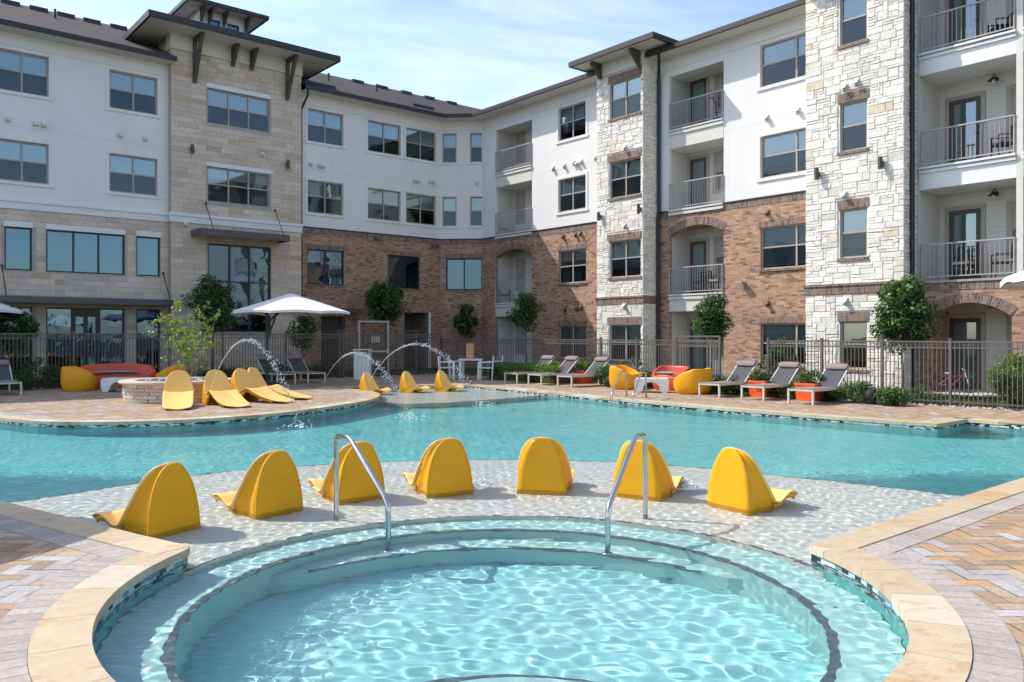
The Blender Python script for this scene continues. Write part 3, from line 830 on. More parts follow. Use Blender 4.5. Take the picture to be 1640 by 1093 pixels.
# --- tan stone tower on wing A
tw = (FA.s(332, DAT), FA.s(431.7, DAT)); tb = (FA.s(333.5, DAT), FA.s(434, DAT))
thol = [(*tw, 10.13, 11.55), (*tw, 6.98, 8.4), (*tb, 1.75, 5.32)]
m = MB(); wall(m, FA, sT0, sT1, DAT, 0, 13.4, thol, .16)
m.face([FC.P(-DAT, sT0, 0), FC.P(-DAT, sT0, 13.4), FC.P(-DAT-.5, sT0, 13.4), FC.P(-DAT-.5, sT0, 0)])
m.face([FC.P(-DAT, sT1, 0), FC.P(-DAT-.5, sT1, 0), FC.P(-DAT-.5, sT1, 13.4), FC.P(-DAT, sT1, 13.4)])
fbox(m, FA, sT0, sT1, DAT+.3, DAT+3, 12.2, 13.38)
bp(m, 'wall', MORTAR)
for za_, zb_ in ((0, 6.05), (6.42, 12.8)):
    m = MB(); veneer(m, FA, sT0, sT1, DAT, za_, zb_, thol, (.15, .2), [1], [2, 3, 4, 5, 6], (.006, .012), TANP, .006, .001, .0035, False, 8); bp(m, 'stone_facing', STONET)
m = MB(); fbox(m, FA, sT0-.03, sT1+.03, DAT-.05, DAT+.5, 12.8, 13.38); fbox(m, FA, sT0-.02, sT1+.02, DAT-.085, DAT-.05, 12.8, 12.86); bp(m, 'frieze', CREAM)
m = MB(); fbox(m, FA, sT0-.05, sT1+.02, DAT-.06, DAT+.1, 6.05, 6.42); fbox(m, FA, sT0-.05, sT1+.02, DAT-.11, DAT-.06, 6.30, 6.38); bp(m, 'belt_course', WTRIM)
window(FA, DAT, *tw, 10.13, 11.55, 3, blind=.95, lintel=(WTRIM, .17, .04)); window(FA, DAT, *tw, 6.98, 8.4, 3, blind=.9, lintel=(WTRIM, .17, .04))
window(FA, DAT, *tb, 1.75, 5.32, 3, False, BLKF, STORE, rec=.09, w=.07, rows=[FA.z(334, 450, DAT), 2.6])
aw = (FA.s(321, DAT-1), FA.s(463, DAT-1)); az = FA.z(463, 387, DAT-1.0)
awning(FA, DAT, *aw, az, az+.24, 1.0, [FA.s(329, DAT), FA.s(440, DAT)], FA.z(329, 326, DAT))
def bracket(F, D, a, ztop, h, out, w=.14, name='eave_bracket'):
    m = MB()
    fbox(m, F, a-w/2, a+w/2, D-.12, D-.005, ztop-h, ztop)
    fbox(m, F, a-w/2, a+w/2, D-out, D-.12, ztop-.14, ztop-.003)
    P = [(D-out+.02, ztop-.14), (D-out+.22, ztop-.14), (D-.12, ztop-h+.28), (D-.12, ztop-h+.06)]
    V = [F.P(a-w/2+.01, d, z) for d, z in P]+[F.P(a+w/2-.01, d, z) for d, z in P]
    m.hexa([V[0], V[1], V[2], V[3], V[4], V[5], V[6], V[7]])
    return bp(m, name, WOODB, recalc=True)
for u, h, out in ((311, 1.75, .95), (372, .78, .6), (402, .78, .6), (459, 1.7, .95)): bracket(FA, DAT-.03, FA.s(u, DAT), 13.37, h, out)
def hip_roof(F, a0, a1, d0, d1, z, pitch, th=.2, name='roof', mat=None, eave=DARKM, soff=CREAM, ridge_inset=None):
    m = MB(); h = min(a1-a0, d1-d0)/2; zr = z+th+h*pitch
    if a1-a0 >= d1-d0: r0, r1 = (a0+h, (d0+d1)/2), (a1-h, (d0+d1)/2)
    else: r0, r1 = ((a0+a1)/2, d0+h), ((a0+a1)/2, d1-h)
    c = [F.P(a0, d0, z+th), F.P(a1, d0, z+th), F.P(a1, d1, z+th), F.P(a0, d1, z+th)]; R0, R1 = F.P(*r0, zr), F.P(*r1, zr)
    if a1-a0 >= d1-d0: m.face([c[0], c[1], R1, R0]); m.face([c[1], c[2], R1]); m.face([c[2], c[3], R0, R1]); m.face([c[3], c[0], R0])
    else: m.face([c[0], c[1], R0]); m.face([c[1], c[2], R1, R0]); m.face([c[2], c[3], R1]); m.face([c[3], c[0], R0, R1])
    o = bp(m, name, mat or SHING)
    m = MB()
    fbox(m, F, a0-.04, a1+.04, d0-.04, d0+.05, z-.02, z+th+.02); fbox(m, F, a0-.04, a1+.04, d1-.05, d1+.04, z-.02, z+th+.02)
    fbox(m, F, a0-.038, a0+.05, d0+.05, d1-.05, z-.02, z+th+.02); fbox(m, F, a1-.05, a1+.038, d0+.05, d1-.05, z-.02, z+th+.02); bp(m, 'fascia', eave, o)
    m = MB(); fbox(m, F, a0+.05, a1-.05, d0+.05, d1-.05, z, z+.05); bp(m, 'soffit', soff, o)
    return o
hip_roof(FA, 9.0, 16.75, DAT-1.3, DAT+4.2, 13.38, .16)
# roof lantern over the tower
m = MB(); lh = [(12.45, 12.98, 14.55, 15.25), (13.28, 13.81, 14.55, 15.25)]
wall(m, FA, 12.1, 14.15, 35.1, 13.7, 15.6, lh, .1)
for F_, a, b, D_ in ((FC, -36.7, -35.1, 14.15), ): m.face([FC.P(-35.1, 14.15, 13.7), FC.P(-36.7, 14.15, 13.7), FC.P(-36.7, 14.15, 15.6), FC.P(-35.1, 14.15, 15.6)])
m.face([FC.P(-35.1, 12.1, 13.7), FC.P(-36.7, 12.1, 13.7), FC.P(-36.7, 12.1, 15.6), FC.P(-35.1, 12.1, 15.6)])
m.face([FA.P(12.1, 36.7, 13.7), FA.P(14.15, 36.7, 13.7), FA.P(14.15, 36.7, 15.6), FA.P(12.1, 36.7, 15.6)])
bp(m, 'roof_lantern', WHITE)
for h in lh: window(FA, 35.1, *h, 1, False, DARKM, STORE, rec=.04, w=.05)
hip_roof(FA, 11.4, 14.85, 34.4, 37.4, 15.6, .28, .12, eave=DARKM, soff=WTRIM)
for a in (12.15, 12.5, 14.1): bracket(FA, 35.08, a, 15.6, .55, .5, .1)
bracket(FA, 35.08, 13.13, 15.6, .55, .5, .1)

# --- wing A right of the tower, up to the canted corner
p1 = FA.on(705, DA); s_c = FA.s(705, DA)
P1 = Vector((p1[0], p1[1], 0))
chd = Vector((math.cos(AN-R(45)), math.sin(AN-R(45)), 0)); chn = (-chd.y, chd.x)
FD = Frame((chd.x, chd.y), chn); DD = P1.x*chn[0]+P1.y*chn[1]; aD0 = P1.x*chd.x+P1.y*chd.y
# where the cant meets wing C
k_ = (DC-(P1.x*FC.n[0]+P1.y*FC.n[1]))/(chd.x*FC.n[0]+chd.y*FC.n[1]); P2 = P1+chd*k_; aD1 = aD0+k_
tC0 = P2.x*FC.x[0]+P2.y*FC.x[1]
wB = [(au(492.5), au(549.5)), (au(589), au(641.5)), (au(650), au(698))]
bB = [(au(492), au(551)), (au(621), au(672.5))]
hB = [(*x, *ROW[r]) for x in wB for r in (3, 4)]
m = MB(); wall(m, FA, sT1, s_c, DA, BB+.06, EAV+.1, hB); 
wD = [(FD.s(708.6, DD), FD.s(731, DD)), (FD.s(753, DD), FD.s(775, DD))]
hD = [(*x, *ROW[r]) for x in wD for r in (3, 4)]
bp(m, 'wall', WHITE)
m = MB(); wall(m, FD, aD0, aD1, DD, BB+.06, EAV+.1, hD); bp(m, 'wall', WHITE)
bD = (FD.s(714.4, DD), FD.s(772, DD))
bBz = (3.86, 5.42)
ent = (au(647.6), au(686)); ent2 = (au(514), au(553))
hb = [(*x, *bBz) for x in bB]+[(*ent, 0, 2.72, 1.4), (*ent2, 0, 2.45, .5)]
m = MB(); wall(m, FA, sT1, s_c, DA, 0, BB, hb, .14); bp(m, 'wall', BRICK)
m = MB(); wall(m, FD, aD0, aD1, DD, 0, BB, [(*bD, *bBz)], .14); bp(m, 'wall', BRICK)
for i, x in enumerate(wB):
    for r in (3, 4): window(FA, DA, *x, *ROW[r], trim=WHITE, blind=.95 if (r == 4 or i == 9) else .45)
for x in wD:
    for r in (3, 4): window(FD, DD, *x, *ROW[r], cols=1, trim=WHITE, blind=.95)
for x in bB: window(FA, DA, *x, *bBz, 2, False, BLKF, STORE, rec=.08)
window(FD, DD, *bD, *bBz, 2, False, BLKF, STORE, rec=.08)
def band(F, D, a0, a1, z0, z1, out=.012, mat=SOLD, name='soldier_course'):
    m = MB(); fbox(m, F, a0, a1, D-out, D+.02, z0, z1); return bp(m, name, mat)
band(FA, DA, sT1, s_c, BB-.22, BB); band(FD, DD, aD0, aD1, BB-.22, BB, .0125)
for x in bB: band(FA, DA, x[0]-.1, x[1]+.1, bBz[1]+.003, bBz[1]+.22)
band(FD, DD, bD[0]-.1, bD[1]+.1, bBz[1]+.003, bBz[1]+.22)
for x in bB: band(FA, DA, x[0]-.06, x[1]+.06, bBz[0]-.08, bBz[0]-.003, .04)
band(FD, DD, bD[0]-.06, bD[1]+.06, bBz[0]-.08, bBz[0]-.003, .04)
band(FA, DA, sT1, s_c+.02, BB+.001, BB+.06, .035, DARKM, 'flashing'); band(FD, DD, aD0-.02, aD1+.02, BB+.001, BB+.06, .036, DARKM, 'flashing')
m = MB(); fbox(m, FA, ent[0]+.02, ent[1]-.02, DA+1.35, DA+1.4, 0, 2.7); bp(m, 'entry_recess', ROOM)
m = MB(); fbox(m, FA, ent2[0]+.02, ent2[1]-.02, DA+.42, DA+.5, 0, 2.43); bp(m, 'door', DOORM)
m = MB(); fbox(m, FA, ent[1]-.02, ent[1]+.08, DA-.1, DA-.01, 0, 2.75); bp(m, 'door_post', WTRIM)
m = MB(); fbox(m, FA, au(528, DA-.9), au(579, DA-.9), DA-.9, DA-.01, 2.62, 2.8); bp(m, 'awning', AWN)

# --- wing C
tu = lambda u, D=DC: FC.s(u, D)
tM0, tM1 = FC.s(957, DCM), FC.s(1030, DCM)
tR0, tR1 = FC.s(1292, DCR), FC.s(1447, DCR)
b1 = (tu(794), tu(852)); b2 = (tu(1072), tu(1159))
w1 = (tu(894.5), tu(938.5)); w2 = (tu(1218), tR0-.06)
BD = 1.15
bh = lambda b: [(*b, 9.42, 11.5, BD), (*b, 6.42, 8.72, BD)]
holC = bh(b1)+bh(b2)+[(*w1, *ROW[4]), (*w1, *ROW[3]), (*w2, *ROW[4]), (*w2, *ROW[3])]
# brick rows
holK = [(*b1, 3.17, 5.70, BD), (*b1, 0, 2.5, BD), (*b2, 3.17, 5.74, BD), (*b2, 0, 2.5, BD), (*w1, *ROW[2]), (*w1, *ROW[1]), (*w2, *ROW[2]), (*w2, *ROW[1])]
m = MB(); wall(m, FC, tC0, tM0+.1, DC, BB+.06, EAV+.1, [h for h in holC if h[0] < tM0]); bp(m, 'wall', WHITE)
m = MB(); wall(m, FC, tM1-.1, tR0+.4, DC, BB+.06, EAV+.1, [h for h in holC if h[0] > tM1]); bp(m, 'wall', WHITE)
for (a, b) in ((tC0, tM0+.1), (tM1-.1, tR0+.4)):
    hk = [h for h in holK if a < h[0] < b]
    m = MB(); wall(m, FC, a, b, DC, 0, BB, hk, .14)
    P = None
    for bb in (b1, b2):
        if a < bb[0] < b:
            zt = 5.70 if bb is b1 else 5.74
            P = arch_fill(m, FC, *bb, DC, zt-.35, zt-.02, zt, BD*.2)
    bp(m, 'wall', BRICK)
    m = MB(); arch_ring(m, FC, P, DC); bp(m, 'arch_course', SOLD)
    band(FC, DC, a, b, BB-.22, BB); band(FC, DC, a, b, BB+.001, BB+.06, .035, DARKM, 'flashing')
for r in (4, 3): 
    window(FC, DC, *w1, *ROW[r], trim=WHITE, blind=.8 if r == 4 else .95); window(FC, DC, *w2, *ROW[r], trim=WHITE, blind=.0 if r == 4 else .7)
for r in (2, 1):
    for x in (w1, w2):
        window(FC, DC, *x, *ROW[r], blind=.95, sill=(SOLD, .08, .05)); band(FC, DC, x[0]-.06, min(x[1]+.06, tR0-.01), ROW[r][1]+.003, ROW[r][1]+.22)
def rail_mesh(m, P0, P1, z, h=1.0, step=.11, r=.009):
    P0 = Vector((*P0[:2], 0)); P1 = Vector((*P1[:2], 0)); L_ = (P1-P0).length; d = (P1-P0)/L_
    m.bar(P0+Vector((0, 0, z+h)), P1+Vector((0, 0, z+h)), .055, .04); m.bar(P0+Vector((0, 0, z+.09)), P1+Vector((0, 0, z+.09)), .035, .03)
    n = int(L_/step)
    for i in range(1, n): q = P0+d*(L_*i/n); m.bar(q+Vector((0, 0, z+.1)), q+Vector((0, 0, z+h-.02)), r*1.7)
    for q in (P0+d*.02, P1-d*.02): m.bar(q+Vector((0, 0, z)), q+Vector((0, 0, z+h)), .04)
def door(F, D, a0, a1, z0, h=2.08, casing=True, leaf=DOORM):
    m = MB(); e = .11
    if casing:
        fbox(m, F, a0-e, a0, D-.05, D-.002, z0, z0+h); fbox(m, F, a1, a1+e, D-.05, D-.002, z0, z0+h); fbox(m, F, a0-e, a1+e, D-.051, D-.002, z0+h, z0+h+e)
    cs = bp(m, 'door', TAUPE)
    m = MB(); g = .13
    fbox(m, F, a0, a0+g, D-.04, D-.004, z0+.02, z0+h); fbox(m, F, a1-g, a1, D-.04, D-.004, z0+.02, z0+h)
    fbox(m, F, a0+g, a1-g, D-.04, D-.004, z0+h-g, z0+h); fbox(m, F, a0+g, a1-g, D-.04, D-.004, z0+.02, z0+.3); bp(m, 'door_leaf', leaf, cs)
    m = MB(); m.face([F.P(a0+g, D-.024, z0+.3), F.P(a1-g, D-.024, z0+.3), F.P(a1-g, D-.024, z0+h-g), F.P(a0+g, D-.024, z0+h-g)]); bp(m, 'door_glass', GLASS, cs)
    m = MB(); x0 = a0+g; x1 = a1-g; m.face([F.P(x0, D-.012, z0+.3), F.P(x1, D-.012, z0+.3), F.P(x1, D-.012, z0+h-g), F.P(x0, D-.012, z0+h-g)]); bp(m, 'blind', BLIND, cs)
    m = MB(); m.tube([F.P(a1-.06, D-.09, z0+1.0), F.P(a1-.06, D-.03, z0+1.0)], .012, 6); m.tube([F.P(a1-.06, D-.09, z0+1.0), F.P(a1-.16, D-.09, z0+1.0)], .01, 6); m.sphere(F.P(a1-.06, D-.05, z0+1.15), .022, 8, 5)
    bp(m, 'door_handle', DARKM, cs); return cs
def balcony_stack(b, levels, D, depth, backdoor, backwin, sidewall=True, first=False, jw=.12):
    a0, a1 = b; Db = D+depth
    m = MB()
    zt = 11.6
    m.face([FC.P(a0-.3, Db, 0), FC.P(a1+.3, Db, 0), FC.P(a1+.3, Db, zt), FC.P(a0-.3, Db, zt)])
    # side walls, 2 mm inside the reveals
    m.face([FC.P(a0+.003, D+.14, 0), FC.P(a0+.003, Db, 0), FC.P(a0+.003, Db, zt), FC.P(a0+.003, D+.14, zt)])
    m.face([FC.P(a1-.003, D+.14, 0), FC.P(a1-.003, D+.14, zt), FC.P(a1-.003, Db, zt), FC.P(a1-.003, Db, 0)])
    bp(m, 'recess_siding', SIDING)
    for (z0, z1, zb) in levels:   # floor z, beam bottom
        m = MB(); fbox(m, FC, a0+.006, a1-.006, D-.015, Db-.004, zb+.001, z0-.06); 
        o = bp(m, 'balcony', CREAM)
        m = MB(); fbox(m, FC, a0+.0, a1-.0, D-.07, D-.016, z0-.20, z0-.09); fbox(m, FC, a0, a1, D-.1, D+.04, z0-.059, z0); fbox(m, FC, a0+.007, a1-.007, D+.04, Db-.005, z0-.055, z0-.01); bp(m, 'floor_edge', CREAM, o)
        m = MB(); rail_mesh(m, FC.P(a0+.01, D-.04, 0), FC.P(a1-.01, D-.04, 0), z0+.0, 1.0); bp(m, 'railing', RAILM, o)
    for z0 in [l[0] for l in levels]+[.06]:
        if backdoor: door(FC, Db, *backdoor, z0)
        if backwin:
            m = MB(); x0, x1 = backwin; fbox(m, FC, x0-.1, x1+.1, Db-.04, Db-.002, z0+.62, z0+2.18); bp(m, 'window_casing', TAUPE)
            window(FC, Db-.13, x0, x1, z0+.72, z0+2.08, 1, True, blind=.9)
LV = [(9.43, 0, 8.73), (6.42, 0, 5.72), (3.17, 0, 2.52)]
k1 = b1[0]+.55
balcony_stack(b1, [(9.43, 0, 8.73), (6.45, 0, 6.40), (3.17, 0, 2.52)], DC, BD, (b1[1]-1.15, b1[1]-.25), (b1[0]+.25, b1[0]+.75))
balcony_stack(b2, [(9.43, 0, 8.73), (6.38, 0, 6.33), (3.17, 0, 2.52)], DC, BD, (b2[0]+.12, b2[0]+.9), (b2[1]-1.15, b2[1]-.2))

# --- pale rough-stone towers on wing C
def stone_tower(t0, t1, D, top, ws, side, wcols):
    hs = [(*ws, *ROW[r]) for r in (4, 3, 2, 1)]
    m = MB(); wall(m, FC, t0, t1, D, 0, top, hs, .14)
    m.face([FA.P(D, -t1, 0), FA.P(side, -t1, 0), FA.P(side, -t1, top), FA.P(D, -t1, top)])
    m.face([FA.P(D, -t0, 0), FA.P(side+3, -t0, 0), FA.P(side+3, -t0, top), FA.P(D, -t0, top)])
    m.face([FA.P(side, -t1, 12.1), FA.P(side+3, -t1, 12.1), FA.P(side+3, -t1, top), FA.P(side, -t1, top)])
    bp(m, 'wall', WMORTAR)
    m = MB(); ex = []
    for r in (4, 3, 2, 1): ex += [(ws[0]-.06, ws[1]+.06, ROW[r][1], ROW[r][1]+.3), (ws[0]-.05, ws[1]+.05, ROW[r][0]-.1, ROW[r][0])]
    bandz = (2.83, 3.12)
    for za_, zb_ in ((0, bandz[0]), (bandz[1], top-.02)):
      m = MB(); veneer(m, FC, t0-.03, t1+.03, D, za_, zb_, hs+ex, (.075, .085), [1, 1, 1, 2, 2, 3], [3, 4, 5, 6, 7, 8], (.012, .028), WHIP, .009, .008, .003, True, int(D*10)); bp(m, 'stone_facing', STONEW)
    for za_, zb_ in ((0, bandz[0]), (bandz[1], 12.1)):
      m = MB(); veneer(m, FA, D+.03, side, -t1, za_, zb_, [], (.075, .085), [1, 1, 2, 2], [2, 3, 4, 5], (.018, .035), WHIP, .009, .007, .003, True, 5); bp(m, 'stone_facing', STONEW)
    for r in (4, 3, 2, 1):
        window(FC, D, *ws, *ROW[r], cols=wcols, blind=.95 if r != 2 else .8, lintel=(SOLD, .28, .06), sill=(SOLD, .09, .05))
    m = MB(); fbox(m, FC, t0-.06, t1+.06, D-.05, D+.01, *bandz); fbox(m, FC, t0-.08, t1+.08, D-.08, D-.05, bandz[1]-.05, bandz[1]+.02); fbox(m, FA, D+.01, side, -t1-.05, -t1, *bandz); bp(m, 'soldier_course', SOLD)
stone_tower(tM0, tM1, DCM, 11.95, (FC.s(976.5, DCM), FC.s(1026.4, DCM)), DC, 2)
stone_tower(tR0, tR1, DCR, 13.3, (FC.s(1345, DCR), FC.s(1388.6, DCR)), DCW, 1)
m = MB(); fbox(m, FC, tM0-.04, tM1+.04, DCM-.07, DCM+1.2, 11.95, 12.5); bp(m, 'frieze', CREAM)
hip_roof(FC, tM0-.78, tM1+1.15, DCM-.8, DCM+3.4, 12.47, .3, .16)
for a in (tM0+.25, tM1-.12): bracket(FC, DCM-.07, a, 12.46, .6, .55, .13)
hip_roof(FC, tR0-1.0, tR1+1.0, DCR-1.0, DCR+5, 13.3, .3, .18)
m = MB(); m.box(-.22, .22, -.22, .22, 11.9, 12.75, lambda x, y, z: FC.P(tR0-.9+x, DC+1.6+y, z)); bp(m, 'chimney', RAILM)

# --- right wing with wide balconies
RW1 = FC.s(1628, DCW); RW0 = tR1+.02
tE = 6.0
br_ = (tR1+.09, RW1)
post_w = .16
BDR = 1.35
def right_bay(b, last):
    a0, a1 = b; Db = DCW+BDR
    m = MB(); m.face([FC.P(a0-.3, Db, 0), FC.P(a1+.3, Db, 0), FC.P(a1+.3, Db, 13.2), FC.P(a0-.3, Db, 13.2)])
    m.face([FC.P(a0, DCW+.14, 0), FC.P(a0, Db, 0), FC.P(a0, Db, 13.2), FC.P(a0, DCW+.14, 13.2)])
    m.face([FC.P(a1+.003, DCW+.14, 0), FC.P(a1+.003, DCW+.14, 13.2), FC.P(a1+.003, Db, 13.2), FC.P(a1+.003, Db, 0)]); bp(m, 'recess_siding', SIDING)
    for i, (z0, zb) in enumerate(((9.58, 8.97), (6.36, 5.73), (3.16, 2.9))):
        m = MB(); fbox(m, FC, a0-.0, a1, DCW-.01, Db-.004, zb, z0-.06); o = bp(m, 'balcony', WTRIM if i < 2 else CREAM)
        if i < 2:
            m = MB(); fbox(m, FC, a0, a1+.0, DCW-.07, DCW-.011, z0-.17, z0-.10); fbox(m, FC, a0, a1, DCW-.11, DCW+.05, z0-.058, z0+.0); bp(m, 'floor_edge', WTRIM, o)
        m = MB(); rail_mesh(m, FC.P(a0+.05, DCW-.03, 0), FC.P(a1-.02, DCW-.03, 0), z0, 1.0, .115); bp(m, 'railing', RAILM, o)
    dz = [9.60, 6.38, 3.18, .06]
    d0 = FC.s(1521, Db)-tR1; d1 = FC.s(1572, Db)-tR1
    off = a0-br_[0]
    for z in dz:
        door(FC, Db, tR1+d0+off, tR1+d1+off, z, 2.05)
        m = MB(); x0 = tR1+FC.s(1619, Db)-tR1+off; fbox(m, FC, x0-.1, x0+1.0, Db-.04, Db-.002, z+.55, z+2.15); bp(m, 'window_casing', TAUPE)
        window(FC, Db-.13, x0, x0+.9, z+.65, z+2.05, 1, True, blind=.6)
        # gooseneck porch light
        q = FC.s(1597, Db)+off; zl = z+2.42
        if zl < 13:
            m = MB(); m.lathe([(.05, 0), (.05, .02), (0, .02)], 0, 0, 10, lambda x, y, zz, q=q, zl=zl: FC.P(q+x, Db-zz, zl+y))
            m.tube([FC.P(q, Db-.02, zl), FC.P(q, Db-.14, zl+.10), FC.P(q, Db-.26, zl+.08), FC.P(q, Db-.28, zl)], .012, 6)
            o = bp(m, 'porch_light', DARKM)
            m = MB(); c = FC.P(q, Db-.28, 0); m.lathe([(.02, zl+.02), (.05, zl-.02), (.15, zl-.10), (.14, zl-.105), (.04, zl-.05)], c[0], c[1], 14); bp(m, 'lamp_shade', DARKM, o, smooth=True)
            m = MB(); m.sphere((c[0], c[1], zl-.11), .05, 8, 5); bp(m, 'bulb', WTRIM, o, smooth=True)
right_bay(br_, False)
bay2 = (RW1+post_w, RW1+post_w+(br_[1]-br_[0])); right_bay(bay2, False)
m = MB()   # white pilasters and end wall
fbox(m, FC, RW0, br_[0]-.006, DCW, DCW+.5, 3.15, 13.2); fbox(m, FC, RW1, RW1+post_w, DCW-.02, DCW+BDR-.01, 3.15, 13.2)
fbox(m, FC, bay2[1], tE+3, DCW, DCW+.5, 3.15, 13.2)
bp(m, 'pilaster', CREAM)
ga = (FC.s(1487, DCW), FC.s(1621, DCW)); ga2 = (ga[0]+bay2[0]-br_[0], ga[1]+bay2[0]-br_[0])
m = MB(); wall(m, FC, RW0, tE+3, DCW-.02, 0, 3.08, [(*ga, 0, 2.52, BDR+.02), (*ga2, 0, 2.52, BDR+.02)], .2)
for g_ in (ga, ga2): Pq = arch_fill(m, FC, *g_, DCW-.02, 2.12, 2.5, 2.52, .3); 
bp(m, 'wall', BRICK)
for g_ in (ga, ga2):
    m = MB(); n_ = 14; Pq = [(g_[0]+(g_[1]-g_[0])*i/n_, 2.12+.38*(1-(2*i/n_-1)**2)) for i in range(n_+1)]; arch_ring(m, FC, Pq, DCW-.02, .27); bp(m, 'arch_course', SOLD)
band(FC, DCW-.02, RW0, tE+3, 2.86, 3.06); band(FC, DCW-.02, RW0-.02, tE+3, 3.081, 3.14, .05, TAUPE, 'ledge_cap')
m = MB(); fbox(m, FC, RW0-1, tE+4, DCW-.9, DCW+8, 13.2, 13.35); bp(m, 'soffit', CREAM)
# patio slabs
for b, D_, d in ((b1, DC, BD), (b2, DC, BD), ((ga[0]-.1, ga[1]+.1), DCW, BDR)):
    m = MB(); fbox(m, FC, b[0], b[1], D_-.6, D_+d-.01, -.04, .05); bp(m, 'patio_slab', CREAM)

# --- eaves, soffits and main roofs (follow wing A, the cant and wing C)
OV = .75
def off_pt(Fa, Da, Fb, Db_):
    n1, n2 = Fa.n, Fb.n; det = n1[0]*n2[1]-n1[1]*n2[0]
    return ((Da*n2[1]-n1[1]*Db_)/det, (n1[0]*Db_-Da*n2[0])/det)
E1 = off_pt(FA, DA-OV, FD, DD-OV); E2 = off_pt(FD, DD-OV, FC, DC-.8)
I1 = off_pt(FA, DA+.02, FD, DD+.02); I2 = off_pt(FD, DD+.02, FC, DC+.02)
eL = FA.P(sL, DA-OV, 0)[:2]; iL = FA.P(sL, DA+.02, 0)[:2]; eR = FC.P(tR0, DC-.8, 0)[:2]; iR = FC.P(tR0, DC+.02, 0)[:2]
RG = off_pt(FA, DA+7.2, FC, DC+7.2); rgz = 15.82
ridL = FA.P(sL, DA+7.2, 0)[:2]; ridR = FC.P(tR0+1, DC+7.2, 0)[:2]
ZT = EAV+.17
m = MB()
def ra(a, d): p = FA.P(a, DA+d, 0); return (p[0], p[1], ZT+(rgz-ZT)/(7.2+OV)*(d+OV))
m.face([ra(sL, -OV), ra(sT0+.08, -OV), ra(sT0+.08, .35), ra(sL, .35)]); m.face([ra(sT1-.02, -OV), (*E1, ZT), ra(sT1+6, .35), ra(sT1-.02, .35)] if False else [ra(sT1-.02, -OV), (*E1, ZT), (*RG, rgz), ra(sT1-.02, 7.2)])
m.face([ra(sL, .35), ra(sT1-.02, .35), ra(sT1-.02, 7.2), ra(sL, 7.2)]); m.face([(*E1, ZT), (*E2, ZT), (*RG, rgz)]); m.face([(*E2, ZT), (*eR, ZT), (*ridR, rgz), (*RG, rgz)])
bkL = FA.P(sL, DA+14.5, 0)[:2]; bk = off_pt(FA, DA+14.5, FC, DC+14.5); bkR = FC.P(tR0+1, DC+14.5, 0)[:2]
m.face([(*ridL, rgz), (*RG, rgz), (*bk, 12.2), (*bkL, 12.2)]); m.face([(*RG, rgz), (*ridR, rgz), (*bkR, 12.2), (*bk, 12.2)])
roof = bp(m, 'roof', SHING)
m = MB()
q1, q2, q3, q4 = [FA.P(a, DA+d, 0)[:2] for a, d in ((sT0+.08, -OV), (sT0-.0, .02), (sT1-.02, -OV), (sT1+.0, .02))]
for (a, b, c, d) in ((eL, q1, q2, iL), (q3, E1, I1, q4), (E1, E2, I2, I1), (E2, eR, iR, I2)):
    m.face([(*a, EAV), (*d, EAV), (*c, EAV), (*b, EAV)])
bp(m, 'soffit', CREAM, roof)
m = MB()
for a, b in ((eL, q1), (q3, E1), (E1, E2), (E2, eR)): m.bar((*a, EAV+.08), (*b, EAV+.08), .11, .17)
bp(m, 'gutter', DARKM, roof)
m = MB()
for F_, D_, a, b in ((FA, DA, sL, sT0), (FA, DA, sT1, s_c), (FD, DD, aD0, aD1), (FC, DC, tC0, tM0), (FC, DC, tM1, tR0)): fbox(m, F_, a, b, D_-.03, D_+.01, EAV-.45, EAV-.003)
bp(m, 'frieze', WHITE, roof)
for a in [FA.s(u, DA+5.4) for u in (20, 66, 110, 152, 195)]+[FA.s(u, DA+5.4) for u in (581, 620, 659, 696, 732)]+[4, .5, -3]:
    m = MB(); zz = ZT+(rgz-ZT)/(7.2+OV)*(5.9+OV); fbox(m, FA, a-.34, a+.34, DA+5.85, DA+6.2, zz-.1, zz+.17); bp(m, 'roof_vent', DARKM, roof)
for a, d in ((FA.s(287, DA+2), 2.2), (FA.s(531, DA+3), 3.3), (FA.s(610, DA+3), 3.4), (FA.s(90, DA+4), 4.2), (FC.s(905, DC+.5), -50)):
    if d < 0: continue
    m = MB(); zz = ZT+(rgz-ZT)/(7.2+OV)*(d+OV); c = FA.P(a, DA+d, 0); m.lathe([(.05, zz-.1), (.05, zz+.38), (.0, zz+.38)], c[0], c[1], 8); bp(m, 'roof_pipe', DARKM, roof)
m = MB(); fbox(m, FA, s_c-1.5, s_c-.3, DA+.1, DA+.5, ZT+.3, ZT+.5); bp(m, 'roof_vent', DARKM, roof); m = MB(); fbox(m, FA, sT1+.3, sT1+1.8, DA, DA+.5, ZT+.25, ZT+.45); bp(m, 'roof_vent', DARKM, roof)
# downspouts
def spout(path, r=.05, name='downspout'):
    m = MB(); m.tube(path, r, 8); bp(m, name, DARKM)
spout([FA.P(sT1+.12, DA-OV+.05, EAV+.05), FA.P(sT1+.12, DA-OV+.1, EAV-.25), FA.P(sT1+.1, DA-.08, EAV-.75), FA.P(sT1+.1, DA-.08, 0)])
spout([FC.P(tM1+.62, DC-.75, EAV+.02), FC.P(tM1+.62, DC-.72, EAV-.2), FC.P(tM1+.12, DC-.12, EAV-.6), FC.P(tM1+.12, DC-.12, 6.4), FC.P(tM1+.1, DC-.16, 6.1), FC.P(tM1+.1, DC-.16, 0)], .065)
spout([FC.P(tM0-.12, DC-.75, EAV+.02), FC.P(tM0-.12, DC-.70, EAV-.2), FC.P(tM0-.05, DC-.25, EAV-.5)])
spout([FC.P(tR1+.09, DCW-.45, 13.2), FC.P(tR1+.09, DCW-.45, 3.2), FC.P(tR1+.09, DCW-.35, 2.9), FC.P(tR1+.09, DCW-.35, 0)], .065)
